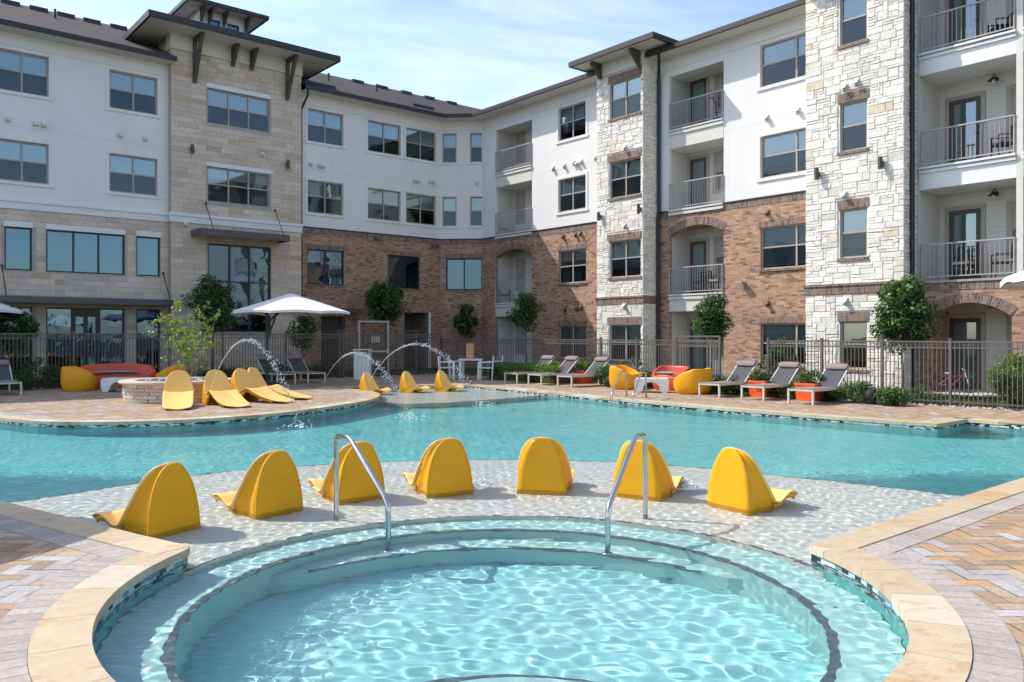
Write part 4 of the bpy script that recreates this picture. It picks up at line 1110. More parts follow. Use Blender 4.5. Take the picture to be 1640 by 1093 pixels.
# small wall fittings: vent hoods and cylinder lights
def vent(F, u, v, D, mat=CREAM, w=.17):
    a, z = F.s(u, D), F.z(u, v, D); m = MB(); h = w*.85
    V = [F.P(a-w/2, D-.02, z-h/2), F.P(a+w/2, D-.02, z-h/2), F.P(a+w/2, D, z-h/2), F.P(a-w/2, D, z-h/2)]
    fbox(m, F, a-w/2, a+w/2, D-.03, D-.001, z-h/2-.02, z+h/2+.02)
    P = [F.P(a-w*.4, D-.03, z+h/2), F.P(a+w*.4, D-.03, z+h/2), F.P(a+w*.45, D-.17, z-h*.3), F.P(a-w*.45, D-.17, z-h*.3), F.P(a+w*.45, D-.17, z-h*.45), F.P(a-w*.45, D-.17, z-h*.45), F.P(a-w*.4, D-.03, z-h*.1), F.P(a+w*.4, D-.03, z-h*.1)]
    m.add(P, [(0, 1, 2, 3), (3, 2, 4, 5), (0, 3, 5, 6), (1, 7, 4, 2), (6, 5, 4, 7)])
    bp(m, 'vent_hood', mat)
for u, v in ((13, 192), (57, 199), (70, 201), (192, 217), (232, 222.5)): vent(FA, u, v, DA)
for u, v in ((419, 129), (420, 248), (296, 358)): vent(FA, u, v, DAT)
for u, v in ((498, 264), (511, 266), (517, 267), (664, 290), (669, 290.5), (688, 292), (694, 292.5)): vent(FA, u, v, DA)
vent(FD, 764, 293, DD)
for u, v in ((886, 270), (904, 266), (919, 261), (925, 262), (931, 259)): vent(FC, u, v, DC)
for u, v in ((1228, 189), (1278, 177)): vent(FC, u, v, DC)
vent(FC, 953.5, 253, DC)
BVENT = simple('brick_vent', (.16, .1, .08), .7)
for u, v in ((902, 379), (922, 376), (930, 374), (905, 496), (924, 494), (931, 492), (1229, 341), (1229, 486)): vent(FC, u, v, DC, BVENT)
for u, v in ((602, 383), (693, 394), (700, 394)): vent(FA, u, v, DA, BVENT)
vent(FA, 720-65, 500, DA, BVENT)
for u, v in ((1001, 237), (1001, 362), (1000, 490)): vent(FC, u, v, DCM-.03)
for u, v in ((1353, 140), (1372, 132), (1352, 312), (1354, 482)): vent(FC, u, v, DCR-.03)
def cyl_light(F, u, v0, v1, D):
    a = F.s(u, D); z0, z1 = F.z(u, v1, D), F.z(u, v0, D); m = MB()
    c = F.P(a, D-.16, 0); m.lathe([(.0, z0), (.065, z0), (.065, z1), (0, z1)], c[0], c[1], 14)
    o = bp(m, 'wall_light', WOODB); autosmooth(o)
    b = MB(); fbox(b, F, a-.04, a+.04, D-.12, D-.0, (z0+z1)/2-.06, (z0+z1)/2+.06); bp(b, 'mounting_arm', WOODB, o)
cyl_light(FA, 306, 233, 247, DAT); cyl_light(FA, 459, 257, 271, DAT)
cyl_light(FC, 963, 341, 354, DCM); cyl_light(FC, 1035-8, 328, 343, DCM)
cyl_light(FC, 1312, 270, 289, DCR); cyl_light(FC, 1414, 253, 272, DCR)
m = MB(); a, z = FC.s(1190, DC), FC.z(1190, 453, DC); fbox(m, FC, a-.13, a+.13, DC-.28, DC-.1, z-.03, z+.05); fbox(m, FC, a-.02, a+.1, DC-.1, DC, z-.04, z+.04); bp(m, 'flood_light', RAILM)
# rooms behind the glass, with floors between storeys
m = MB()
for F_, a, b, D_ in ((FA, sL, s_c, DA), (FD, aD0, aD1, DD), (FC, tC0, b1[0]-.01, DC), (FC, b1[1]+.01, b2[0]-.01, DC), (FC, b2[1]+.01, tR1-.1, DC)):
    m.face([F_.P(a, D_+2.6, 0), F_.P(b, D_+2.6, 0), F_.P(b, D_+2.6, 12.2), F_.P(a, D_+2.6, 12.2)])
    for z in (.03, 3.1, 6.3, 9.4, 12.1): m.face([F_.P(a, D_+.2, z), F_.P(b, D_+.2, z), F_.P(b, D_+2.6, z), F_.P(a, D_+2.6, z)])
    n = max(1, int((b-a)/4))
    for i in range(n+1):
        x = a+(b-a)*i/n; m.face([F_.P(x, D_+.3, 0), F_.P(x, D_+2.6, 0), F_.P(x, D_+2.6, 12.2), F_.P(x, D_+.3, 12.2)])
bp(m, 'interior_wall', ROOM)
for F_, a, D_, sgn in ((FA, sL, DA, 1), ):
    m = MB(); m.face([F_.P(a, D_, 0), F_.P(a, D_+14, 0), F_.P(a, D_+14, 12.2), F_.P(a, D_, 12.2)]); bp(m, 'wall', WHITE)
m = MB()
m.face([FA.P(sL, DA+14.4, 0), (*bk, 0), (*bk, 12.2), FA.P(sL, DA+14.4, 12.2)]); m.face([(*bk, 0), FC.P(tE+3, DC+14.4, 0), FC.P(tE+3, DC+14.4, 12.2), (*bk, 12.2)])
m.face([FC.P(tE+3, DCW, 0), FC.P(tE+3, DC+14.4, 0), FC.P(tE+3, DC+14.4, 13.2), FC.P(tE+3, DCW, 13.2)]); bp(m, 'wall', WHITE)

# ================================================================== FENCES
def fence_panel(m, L_, h, sp=.098):
    m.bar((0, 0, h-.02), (L_, 0, h-.02), .03, .035); m.bar((0, 0, h-.16), (L_, 0, h-.16), .028, .03); m.bar((0, 0, .12), (L_, 0, .12), .028, .03)
    n = int(L_/sp)
    for i in range(1, n): x = L_*i/n; m.bar((x, 0, .04), (x, 0, h-.03), .0175)
    for i in range(n):
        x = L_*(i+.5)/n; m.add([(x+.03*math.cos(a), 0, h-.09+.03*math.sin(a)) for a in [k*math.pi/3 for k in range(6)]]+[(x+.022*math.cos(a), 0, h-.09+.022*math.sin(a)) for a in [k*math.pi/3 for k in range(6)]], [(k, (k+1) % 6, (k+1) % 6+6, k+6) for k in range(6)])
def post_mesh(h):
    m = MB(); m.box(-.03, .03, -.03, .03, 0, h); m.box(-.036, .036, -.036, .036, h, h+.02); return m
def make_fence(name, label, F, D, ticks, h, skip=(), grp='bronze picket fences round the pool'):
    base = F.P(ticks[0], D, -.04); ang = math.atan2(F.x[1], F.x[0])
    e = empty(name, base, ang); tag(e, label, 'fence', grp)
    pm = post_mesh(h+.04).build('post', FENCE); pm.parent = e; pm.location = (0, 0, 0)
    first = None
    for i, t in enumerate(ticks):
        if i:
            q = pm.copy(); COL.objects.link(q); q.parent = e; q.location = (t-ticks[0], 0, 0)
        if i < len(ticks)-1 and i not in skip:
            Lp = ticks[i+1]-t
            if first is None or abs(first[1]-Lp) > .01:
                m = MB(); fence_panel(m, Lp, h); o = m.build('picket_panel', FENCE, e, uv=False); first = (o, Lp)
            else: o = first[0].copy(); COL.objects.link(o); o.parent = e
            o.location = (t-ticks[0], 0, 0)
    return e
FDC, FDA = 19.75, 28.1
co = isect(FDA, FDC)
tc_ = co[0]*FC.x[0]+co[1]*FC.x[1]; sc_ = co[0]*FA.x[0]+co[1]*FA.x[1]
t0_ = FC.s(1522, FDC); step = (t0_-FC.s(868, FDC))/6.0
step = (t0_-FC.s(1083, FDC))/5-.0
tk = [t0_+step*k for k in range(3, -8, -1)]+[tc_]
tk = sorted(tk)
gi = [i for i in range(len(tk)) if abs(tk[i]-(t0_-step*4)) < .01][0]
make_fence('picket_fence', 'long bronze picket fence behind the orange planters, in front of the brick and stone wing', FC, FDC, tk, 1.52, skip=(gi,))
ga0, ga1 = FA.s(573, FDA), FA.s(623, FDA)
sp_ = FA.s(244, FDA)-FA.s(118, FDA)
tl = [FA.s(118, FDA)+sp_*k for k in range(-4, 9) if FA.s(118, FDA)+sp_*k < ga0-.5]+[ga0-.78, ga0]
make_fence('picket_fence', 'shaded bronze picket fence behind the red sofa, left of the pool gate', FA, FDA, tl, 1.72)
make_fence('picket_fence', 'short bronze picket fence between the pool gate and the fence corner', FA, FDA, [ga1, (ga1+sc_)/2, sc_], 1.72)
# pedestrian gate with mesh infill, push bar and notice
g = empty('pool_gate', FA.P(ga0, FDA, -.04), AN); tag(g, 'tall framed mesh pool gate with a push bar behind the white litter bin', 'gate')
W_ = ga1-ga0
m = MB(); m.bar((.05, 0, 0), (.05, 0, 2.2), .07); m.bar((W_-.05, 0, 0), (W_-.05, 0, 2.2), .07); m.bar((0, 0, 2.2), (W_, 0, 2.2), .07); m.build('gate_frame', RAILM, g)
m = MB()
for x in (.12, W_-.12): m.bar((x, 0, .1), (x, 0, 1.72), .045)
for z in (.12, .9, 1.7): m.bar((.1, 0, z), (W_-.1, 0, z), .045)
n = 34
for i in range(1, n): x = .12+(W_-.24)*i/n; m.bar((x, .01, .12), (x, .01, 1.7), .008)
for i in range(1, 46): z = .12+1.58*i/46; m.bar((.12, .012, z), (W_-.12, .012, z), .007)
lf = m.build('gate_leaf', FENCE, g)
m = MB(); m.bar((W_*.35, -.08, 1.02), (W_-.12, -.08, 1.02), .05, .07); m.bar((W_-.16, -.1, .94), (W_-.16, -.1, 1.12), .07, .06); m.build('push_bar', RAILM, lf)
for k in range(4):
    m = MB(); m.box(W_*.42+k*.1, W_*.42+k*.1+.075, -.035, -.03, 1.36, 1.62); m.build('notice_plate', RAILM, lf)
def gate_frame(loc, rz, w, h, label):
    e = empty('gate_frame', loc, rz); tag(e, label, 'gate')
    m = MB(); m.bar((0, 0, 0), (0, 0, h), .05); m.bar((w, 0, 0), (w, 0, h), .05); m.bar((0, 0, h), (w, 0, h), .05); m.build('gate_post', FENCE, e)
    m = MB(); fence_panel(m, w, h-.14); m.build('picket_panel', FENCE, e, uv=False)
gt = t0_-step*4
gate_frame(FC.P(gt-step+step*.0, FDC, -.04)[:2]+(-.04,), math.atan2(FC.x[1], FC.x[0]), step, 1.62, 'picket gate in the right hand fence, just left of the near trio of loungers')
q = FA.P(FA.s(634, 30.2), 30.2, -.04); gate_frame(q, AN, FA.s(668, 30.2)-FA.s(634, 30.2), 1.85, 'low picket gate frame by the dark entry recess of the brick wall')
q = FA.P(FA.s(541, 30.2), 30.2, -.04); gate_frame(q, AN, 1.2, 1.85, 'low picket gate frame behind the umbrella edge, left of the tall mesh gate')

# ================================================================== MOULDED CHAISES
def chaise(short=False):
    e = empty('shallow_water_seat' if short else 'moulded_chaise')
    H = .79
    prof = [(-.0, H, .06), (.006, H-.012, .125), (.020, .74, .185), (.044, .67, .24), (.075, .58, .277), (.112, .485, .298), (.155, .385, .312), (.195, .312, .32), (.238, .262, .324), (.28, .228, .326), (.32, .208, .328), (.365, .212, .328), (.42, .238, .328), (.475, .275, .328), (.53, .302, .327), (.585, .306, .326), (.65, .285, .325), (.74, .238, .325), (.87, .178, .323), (1.05, .12, .32), (1.22, .08, .315), (1.38, .048, .305), (1.50, .028, .29), (1.6, .018, .25), (1.64, .012, .18)]
    if short: prof = [q for q in prof if q[0] < .6]+[(.64, .292, .318), (.69, .268, .30), (.725, .246, .27), (.745, .232, .22), (.752, .226, .15)]
    nj = 12; G = []; rim = []
    for x, z, w in prof:
        c = .06 if x < .2 else max(.0, .06*(1-(x-.2)/.2))
        r = []
        for j in range(nj+1):
            t = 2*j/nj-1; k = t*t*min(1, w/.3)
            r.append((x+c*k*.85, w*t, z+(c*k*.5 if x > .15 else 0)+(.026*t*t if x >= .3 else 0)))
        G.append(r); rim.append((r[-1][0], w, r[-1][2]))
    m = MB(); m.grid(G); o = m.build('seat_shell', YELSUN, e)
    so = o.modifiers.new('t', 'SOLIDIFY'); so.thickness = .022; so.offset = -1
    sb = o.modifiers.new('s', 'SUBSURF'); sb.levels = 1; sb.render_levels = 1; o.data.shade_smooth()
    pw = lambda z: .290*max(0, 1-(min(z, H-.004)/(H-.002))**2.6)**.5-.016*(1-z/H)
    px = lambda z: -.045+.035*(z/H)**1.5
    G = []
    for i in range(25):
        z = (H-.006)*math.sin(math.pi/2*(1-i/24)); G.append([(px(z), pw(z)*(2*j/8-1), z) for j in range(9)])
    m = MB(); m.grid(G); o = m.build('back_panel', YELSHADE, e)
    so = o.modifiers.new('t', 'SOLIDIFY'); so.thickness = .016; so.offset = 0; o.data.shade_smooth()
    back = [q for q in rim if q[0] < .34][1:]
    rz = [q[2] for q in back][::-1]; rx = [q[0] for q in back][::-1]; rw = [q[1] for q in back][::-1]
    for sg in (-1, 1):
        # wedge between the shell's rim and the rear panel, height by height
        G = []
        for i in range(20):
            z = (H-.03)*(i/19); zc = max(z, rz[0])
            fx = float(np.interp(zc, rz, rx)); fw = float(np.interp(zc, rz, rw))
            A_ = (px(z)+.01, sg*pw(z)*.97, z); B_ = (fx-.012, sg*(fw-(.05 if z < rz[0] else .03)), z-.004 if z > .01 else 0)
            G.append([tuple(A_[k]*(1-t)+B_[k]*t-(sg*.030*math.sin(math.pi*t) if k == 1 else 0) for k in range(3)) for t in (0, .2, .4, .6, .8, 1)])
        m = MB(); m.grid(G); G = []
        for (x, w, z) in [q for q in rim if q[0] > .30][:-3]:
            ez = z-.012; a = min(1, max(0, (x-.27)/.17)) if short else min(1, max(0, (x-.36)/.18)); zb = max(0, (ez-.075))*math.sin(a*math.pi/2)
            if x > .85: zb = max(0, ez-.055)
            if short and x > .42: zb = ez-.05
            top = (x-.012, sg*(w-.028), ez); bot = (x-.012, sg*(w-.05), min(zb, ez-.012)); G.append([top, bot])
        m.grid(G); o = m.build('side_skirt', YELSHADE, e); so = o.modifiers.new('t', 'SOLIDIFY'); so.thickness = .010; so.offset = 0; autosmooth(o, 45)
    return e
CH0 = chaise(); CH1 = chaise(True); used = {0: False, 1: False}
def put_chaise(x, y, z, fx, fy, label, grp, sc_=1.0):
    k = 1 if z < -.1 else 0; src = CH1 if k else CH0; c = src if not used[k] else copy_tree(src); used[k] = True
    c.location = (x, y, z); c.rotation_euler = (0, 0, math.atan2(fy, fx)); c.scale = (sc_,)*3; tag(c, label, 'lounge chair', grp)
    for o in [c]+list(c.children_recursive):
        if o.type == 'MESH': o.cycles.is_caustics_receiver = True
    return c
G1 = 'yellow seats standing in the near shallows'
near = [(-3.00, 7.14, -.88, .48, 'yellow moulded seat in the near shallows, beside the left coping corner'),
        (-2.29, 7.9, -.78, .63, 'yellow seat seen from behind in the near shallows, second from the left'),
        (-1.60, 8.55, -.62, .79, 'yellow seat in the near shallows right behind the left handrail'),
        (-.69, 8.84, -.45, .89, 'yellow seat in the near shallows, alone just right of the left handrail'),
        (.33, 8.92, .16, .985, 'middle yellow seat of the near shallows, seen straight from behind'),
        (1.34, 8.66, .50, .87, 'yellow seat in the near shallows behind the right handrail'),
        (2.19, 8.10, .82, .57, 'yellow seat at the right end of the near shallows, lip pointing right')]
for x, y, fx, fy, lb in near: put_chaise(x, y, -.30, fx, fy, lb, G1, .985)
G2 = 'yellow chaises on the paved peninsula'
def chaise_tip(u, v, fx, fy, lb, grp, z=.004, s_=1.0):   # pixel of the foot end
    x, y = gp(u, v, z); l = math.hypot(fx, fy); put_chaise(x-1.66*s_*fx/l, y-1.66*s_*fy/l, z, fx, fy, lb, grp, s_)
chaise_tip(284, 658, .36, -.93, 'yellow chaise facing the camera in front of the round stone fire pit', G2)
chaise_tip(385, 654, .63, -.78, 'yellow chaise on the peninsula right of the fire pit, crossed by the water jet', G2)
chaise_tip(464, 646, .88, -.47, 'yellow chaise on the peninsula, third from the fire pit side', G2)
chaise_tip(496, 640, .97, -.25, 'yellow chaise on the peninsula nearest the grey loungers, mostly behind its neighbour', G2)
G3 = 'yellow seats in the far shallows'
for x_, y_, lb in ((-4.30, 23.75, 'yellow seat in the far shallows at the peninsula tip, a water jet before it'), (-3.25, 24.6, 'middle yellow seat of the far shallows'), (-2.25, 25.2, 'yellow seat in the far shallows nearest the white table and chairs')):
    put_chaise(x_, y_, -.27, .93, -.36, lb, G3)

# ================================================================== SLING LOUNGERS
def lounger():
    e = empty('sling_lounger'); W = .31; h = .33
    m = MB()
    for s_ in (-1, 1): m.bar((0, s_*W, h), (1.92, s_*W, h), .035, .05)
    for x in (.02, .62, 1.3, 1.9): m.bar((x, -W, h-.005), (x, W, h-.005), .035, .035)
    m.build('frame', LFRAME, e)
    for x in (.03, 1.88):
        for s_ in (-1, 1): m = MB(); m.bar((x, s_*W, 0), (x, s_*W, h-.02), .045, .045); m.build('leg', LFRAME, e)
    m = MB(); m.grid([[(x, -W+.02, h+.028), (x, 0, h+.012), (x, W-.02, h+.028)] for x in (.02, .4, .8, 1.2)]); o = m.build('sling', PILLOW, e)
    so = o.modifiers.new('t', 'SOLIDIFY'); so.thickness = .012
    L_ = .76; a = R(41); hx = 1.2
    B = lambda l, y, o_=0: (hx+l*math.cos(a)-o_*math.sin(a), y, h+.02+l*math.sin(a)+o_*math.cos(a))
    m = MB()
    for s_ in (-1, 1): m.bar(B(0, s_*(W-.03)), B(L_, s_*(W-.03)), .03, .035)
    m.bar(B(L_, -W+.03), B(L_, W-.03), .03, .03); m.bar(B(.5, -.2), (1.80, -.2, h), .02); m.bar(B(.5, .2), (1.80, .2, h), .02)
    bf = m.build('back_frame', LFRAME, e)
    m = MB(); m.grid([[B(l, -W+.045, .012), B(l, 0, 0), B(l, W-.045, .012)] for l in (0, .2, .4, .6, L_-.02)]); o = m.build('back_sling', SLING, e)
    so = o.modifiers.new('t', 'SOLIDIFY'); so.thickness = .01
    m = MB(); G = []
    for i in range(9):
        y = -.28+.56*i/8; k = 1 if 0 < i < 8 else .75
        G.append([B(L_-.07+.105*k*math.cos(q), y, .045+.05*k*math.sin(q)) for q in [j*math.pi/5 for j in range(10)]])
    m.grid(G, True); m.face(G[0]); m.face(G[-1]); m.build('head_pillow', PILLOW, e, smooth=True); return e
LG = lounger(); lused = [False]
def put_lounger(x, y, ang, label, grp):
    c = LG if not lused[0] else copy_tree(LG); lused[0] = True
    c.location = (x, y, .004); c.rotation_euler = (0, 0, ang); tag(c, label, 'sun lounger', grp)
GL = 'grey sling loungers along the right side of the pool'
# the loungers' own axis (foot at 0, head at +x); near foot leg given by its pixel column on the line d = 17.5
for u, lb in ((827, 'grey sling lounger beside the clipped green hedge, farthest of the right row'), (866, 'grey sling lounger between the first orange planter and the hedge'),
              (914.6, 'grey sling lounger left of the round yellow armchair, behind two orange planters'), (1151, 'grey sling lounger right beside the big yellow armchair'),
              (1222, 'grey sling lounger between the two near orange planters'), (1301, 'grey sling lounger closest to the camera at the right, near the end of the planters')):
    D_ = 17.5 if u < 1280 else 17.25
    t = FC.s(u, D_); p = FC.P(t-.31, D_, 0); put_lounger(p[0], p[1], AN, lb, GL)
GM = 'grey sling loungers in the shade on the left'
for u, lb in ((34, 'grey sling lounger at the left edge of the picture beside the shaded hedge'), (473, 'grey sling lounger in the shade behind the yellow peninsula chaises, left of a pair'), (521, 'right hand lounger of the shaded pair, left of the water jet and the bin')):
    D_ = 25.15; s_ = FA.s(u, D_); p = FA.P(s_-.31, D_, 0); put_lounger(p[0], p[1], AN+R(90), lb, GM)

# ================================================================== MOULDED SOFAS AND ARCH TABLES
def barrel(w, d, mat, label, cat, loc, rz, grp, name='barrel_armchair', hb=.70, hf=.40):
    e = empty(name, loc, rz); tag(e, label, cat, grp)
    N = 56; front = -d/2*.86
    def pl(a, k):
        c, s_ = math.cos(a), math.sin(a); n_ = 2.6
        x = w/2*k*math.copysign(abs(c)**(2/n_), c); y = d/2*k*math.copysign(abs(s_)**(2/n_), s_)
        return x, max(y, front*(.55+.45*k) if k < .9 else front*min(1, k+.02))
    prof = [(.80, 0, 0), (.9, .06, 0), (.975, .16, 0), (1.0, .30, 0), (.995, .62, 1), (.975, .86, 1), (.95, .965, 1), (.91, 1.0, 1), (.86, .985, 1), (.82, .93, 1), (.76, .3, 2), (.70, 0, 3), (.45, -.01, 3), (.05, -.02, 3)]
    G = []
    for k, hz_, md in prof:
        r = []
        for i in range(N):
            a = 2*math.pi*i/N
            b = (math.sin(a)+1)/2     # 1 at the back, 0 at the front
            h = hf+(hb-hf)*min(1, max(0, (b-.12)/.55))**.9 if b > .12 else hf
            x, y = pl(a, k)
            if w > 2: h -= .16*(abs(x)/(w/2))**4*(1 if b > .4 else .0)
            if md == 0: z = hz_
            elif md == 1: z = .30+(h-.30)*((hz_-.30)/.70) if hz_ < 1 else h
            elif md == 2: z = .385+(h-.385)*hz_
            else: z = .385+hz_
            r.append((x, y, z))
        G.append(r)
    m = MB(); m.grid(G, True); m.face(G[-1]); o = m.build('shell', mat, e, smooth=True, recalc=True)
    sb = o.modifiers.new('s', 'SUBSURF'); sb.levels = 1; sb.render_levels = 1
    m = MB(); c = []
    for (k, z) in ((.74, .40), (.74, .435), (.70, .45), (.3, .455), (.02, .455)):
        c.append([(pl(2*math.pi*i/N, k)[0], pl(2*math.pi*i/N, k)[1]*1.0-.02, z) for i in range(N)])
    m.grid(c, True); m.face(c[-1]); m.build('seat_cushion', mat, e, smooth=True); return e
def arch_table(w, d, h, label, loc, rz):
    e = empty('arch_table', loc, rz); tag(e, label, 'coffee table', 'white arch-legged coffee tables')
    N = 24; out = [(-w/2+.05, 0), (-w/2-.0, .12), (-w/2, h-.05), (-w/2+.03, h), (w/2-.03, h), (w/2, h-.05), (w/2, .12), (w/2-.05, 0)]
    arch = [(w/2-.17, 0), (w/2-.21, .03)]+[((w/2-.24)*math.cos(math.pi*i/N), .05+(h-.14)*math.sin(math.pi*i/N)**.8) for i in range(1, N)]+[(-w/2+.21, .03), (-w/2+.17, 0)]
    m = MB(); m.prism(out+arch, -d/2, d/2, lambda x, y, z: (x, z, y)); o = m.build('table_body', WPLAS, e, recalc=True)
    b = o.modifiers.new('b', 'BEVEL'); b.width = .02; b.segments = 3; b.limit_method = 'ANGLE'; b.angle_limit = R(50); autosmooth(o, 50)
    return e
GS = 'moulded lounge seats'
p = gp(117, 627); barrel(1.0, .95, YSOFA, 'golden yellow moulded armchair left of the red sofa, seen from its plain side', 'armchair', (p[0], p[1]+.35, .004), R(107), GS)
p = FA.P(FA.s(183, 26.9), 26.75, .004); barrel(2.35, .95, RSOFA, 'long coral red moulded sofa in front of the shaded fence', 'sofa', p, AN-R(12), GS, 'barrel_sofa', .74)
p = gp(262, 622); ys = barrel(1.15, .95, YSOFA, 'golden yellow moulded armchair right of the red sofa, with a small round emblem', 'armchair', (p[0], p[1]+.45, .004), R(-66), GS)
m = MB(); m.lathe([(0, 0), (.055, 0), (.055, .012), (0, .012)], 0, 0, 16, lambda x, y, z: (-.28+x, .47+z, .5+y*.6)); m.build('emblem', RAILM, ys)
p = gp(195, 628.5); arch_table(1.2, .6, .39, 'white arch-legged coffee table before the red sofa', (p[0], p[1]+.3, .004), R(4))
pt = FC.P(-16.45, 18.35, .004); barrel(1.0, .98, YSOFA, 'yellow armchair with its open seat showing, left of the table by the pool ladder', 'armchair', pt, R(62), GS)
pt = FC.P(-15.3, 19.02, .004); barrel(1.15, .85, RSOFA, 'coral red moulded armchair behind the white arch table on the right', 'armchair', pt, AN-R(90)+R(5), GS)
pt = FC.P(-13.95, 18.3, .004); barrel(1.1, 1.0, YSOFA, 'big yellow moulded armchair seen from behind, next to a grey lounger', 'armchair', pt, R(-126), GS)
q = gp(1047, 629.5); arch_table(.95, .7, .39, 'white arch-legged table between the yellow armchairs on the right', (q[0], q[1]+.3, .004), R(-12))
# patterned cushion lying on the red seats
def cushion(loc, rz, w, label):
    m = MB(); G = []
    for i in range(7):
        t = i/6*2-1; G.append([(w/2*t, .16*(2*j/4-1), .045*(1-t**4)*(1-(2*j/4-1)**4)) for j in range(5)])
    m.grid(G); G2_ = [[(x, y, -z) for x, y, z in r][::-1] for r in G]; m.grid(G2_)
    o = m.build('seat_pad', PATW, smooth=True); o.location = loc; o.rotation_euler = (0, 0, rz); tag(o, label, 'cushion'); return o
p = FA.P(FA.s(183, 26.6), 26.45, .505); cushion(p, AN-R(12), 1.3, 'narrow black and white patterned pad on the long red sofa seat')
p = FC.P(-15.35, 18.85, .505); cushion(p, AN-R(90), .6, 'black and white patterned pad on the small red armchair')

# ================================================================== FIRE PIT
fp = (-8.40, 20.35); R0 = 1.3
e = empty('fire_pit', (*fp, .004)); tag(e, 'round stone fire pit with a smooth pale cap and grey rocks', 'fire pit')
m = MB(); m.lathe([(R0-.09, 0), (R0-.09, .43), (R0-.3, .43), (R0-.3, 0)], 0, 0, 64); m.build('core', MORTAR, e)
m = MB(); rg = random.Random(4)
for j in range(5):
    a = rg.uniform(0, 1); z0 = j*.086
    while a < 2*math.pi+.0:
        da = rg.uniform(.18, .42); a1 = a+da; kk = rg.uniform(.88, 1.08); m.cur = tuple(v*kk for v in rg.choice([(.64, .56, .45), (.70, .63, .53), (.60, .51, .39)]))
        n = 3; r_ = R0-.05+rg.uniform(-.012, .012)
        G = [[((R0-.1)*math.cos(a+.006), (R0-.1)*math.sin(a+.006), z) for z in (z0+.004, z0+.082)]]
        for k in range(n+1): aa = a+.006+(da-.012)*k/n; G.append([(r_*math.cos(aa), r_*math.sin(aa), z) for z in (z0+.004, z0+.082)])
        G.append([((R0-.1)*math.cos(a1-.006), (R0-.1)*math.sin(a1-.006), z) for z in (z0+.004, z0+.082)])
        m.grid(G); a = a1
m.build('stone_facing', STONEF, e)
m = MB(); m.lathe([(R0-.1, .43), (R0+.03, .43), (R0+.045, .45), (R0+.045, .48), (R0+.03, .50), (R0-.33, .50), (R0-.35, .48), (R0-.35, .40)], 0, 0, 72)
o = m.build('cap', simple('cap_stone', (.60, .47, .36), .7, var=.1), e, recalc=True); autosmooth(o)
def rocks(pts, r, mb, cols, rg):
    for x, y, z in pts:
        k = r*rg.uniform(.5, 1.3); mb.cur = rg.choice(cols)
        V = [(x+k*rg.uniform(.6, 1)*a, y+k*rg.uniform(.6, 1)*b, z+k*rg.uniform(.4, .8)*c) for a, b, c in ((1, 0, 0), (0, 1, 0), (-1, 0, 0), (0, -1, 0), (0, 0, 1), (.6, .6, .5), (-.6, .6, .5), (-.6, -.6, .5), (.6, -.6, .5))]
        mb.add(V, [(0, 5, 8), (5, 4, 8), (0, 1, 5), (1, 6, 5), (5, 6, 4), (1, 2, 6), (2, 7, 6), (6, 7, 4), (2, 3, 7), (3, 8, 7), (7, 8, 4), (3, 0, 8)])
m = MB(); m.cur = (.1, .1, .1); m.lathe([(0.001, .42), (R0-.34, .42)], 0, 0, 32)
rg = random.Random(9); P = []
while len(P) < 420:
    a, b = rg.uniform(-.9, .9), rg.uniform(-.9, .9)
    if a*a+b*b < .8: P.append((a, b, .43+rg.uniform(0, .04)+.06*(1-(a*a+b*b)/.8)))
rocks(P, .055, m, [(.3, .3, .31), (.5, .48, .46), (.16, .15, .15), (.62, .6, .58)], rg); o = m.build('rock_fill', GRAVEL, e); tag(o, kind='stuff')

# ================================================================== HANDRAILS AND LADDER
def rail_tube(name, pts, r, label, cat, grp=None):
    # round the bends
    P = [Vector(p) for p in pts]; out = [P[0]]
    for i in range(1, len(P)-1):
        a, b, c = P[i-1], P[i], P[i+1]; d = min(.09, (a-b).length*.45, (c-b).length*.45)
        s_, t_ = b+(a-b).normalized()*d, b+(c-b).normalized()*d
        for k in range(6): q = k/5; out.append(s_*(1-q)**2+b*2*q*(1-q)+t_*q*q)
    out.append(P[-1])
    m = MB(); m.tube(out, r, 14)
    if name:
        base = Vector((P[0].x, P[0].y, P[0].z)); e = empty(name, base); tag(e, label, cat, grp)
        o = m.build('rail', STEEL, e, smooth=True, org=tuple(base))
        for q in (P[0], P[-1]):
            c = MB(); c.lathe([(r, .0), (.045, .0), (.045, .01), (r, .022)], q.x-base.x, q.y-base.y, 16, lambda x, y, z, q=q: (x, y, z+q.z-base.z)); k = c.build('floor_flange', STEEL, e, smooth=False); 
            for w_ in (o, k): w_.cycles.is_caustics_receiver = True
        return e
    return m
za = .66
rail_tube('handrail', [(-1.66, 7.66, -.33), (-1.66, 7.66, za), (-1.48, 7.40, za+.01), (-1.045, 6.84, .19), (-1.045, 6.84, -.52)], .024, 'bent stainless handrail at the left of the round basin entry', 'handrail', 'stainless handrails of the basin')
rail_tube('handrail', [(1.27, 7.72, -.33), (1.27, 7.72, za), (1.14, 7.48, za+.01), (.80, 6.76, .16), (.80, 6.76, -.52)], .024, 'bent stainless handrail at the right of the round basin entry', 'handrail', 'stainless handrails of the basin')
le = empty('pool_ladder', (2.9, 21.2, 0)); tag(le, 'stainless pool ladder with two arched rails on the right edge of the pool', 'ladder')
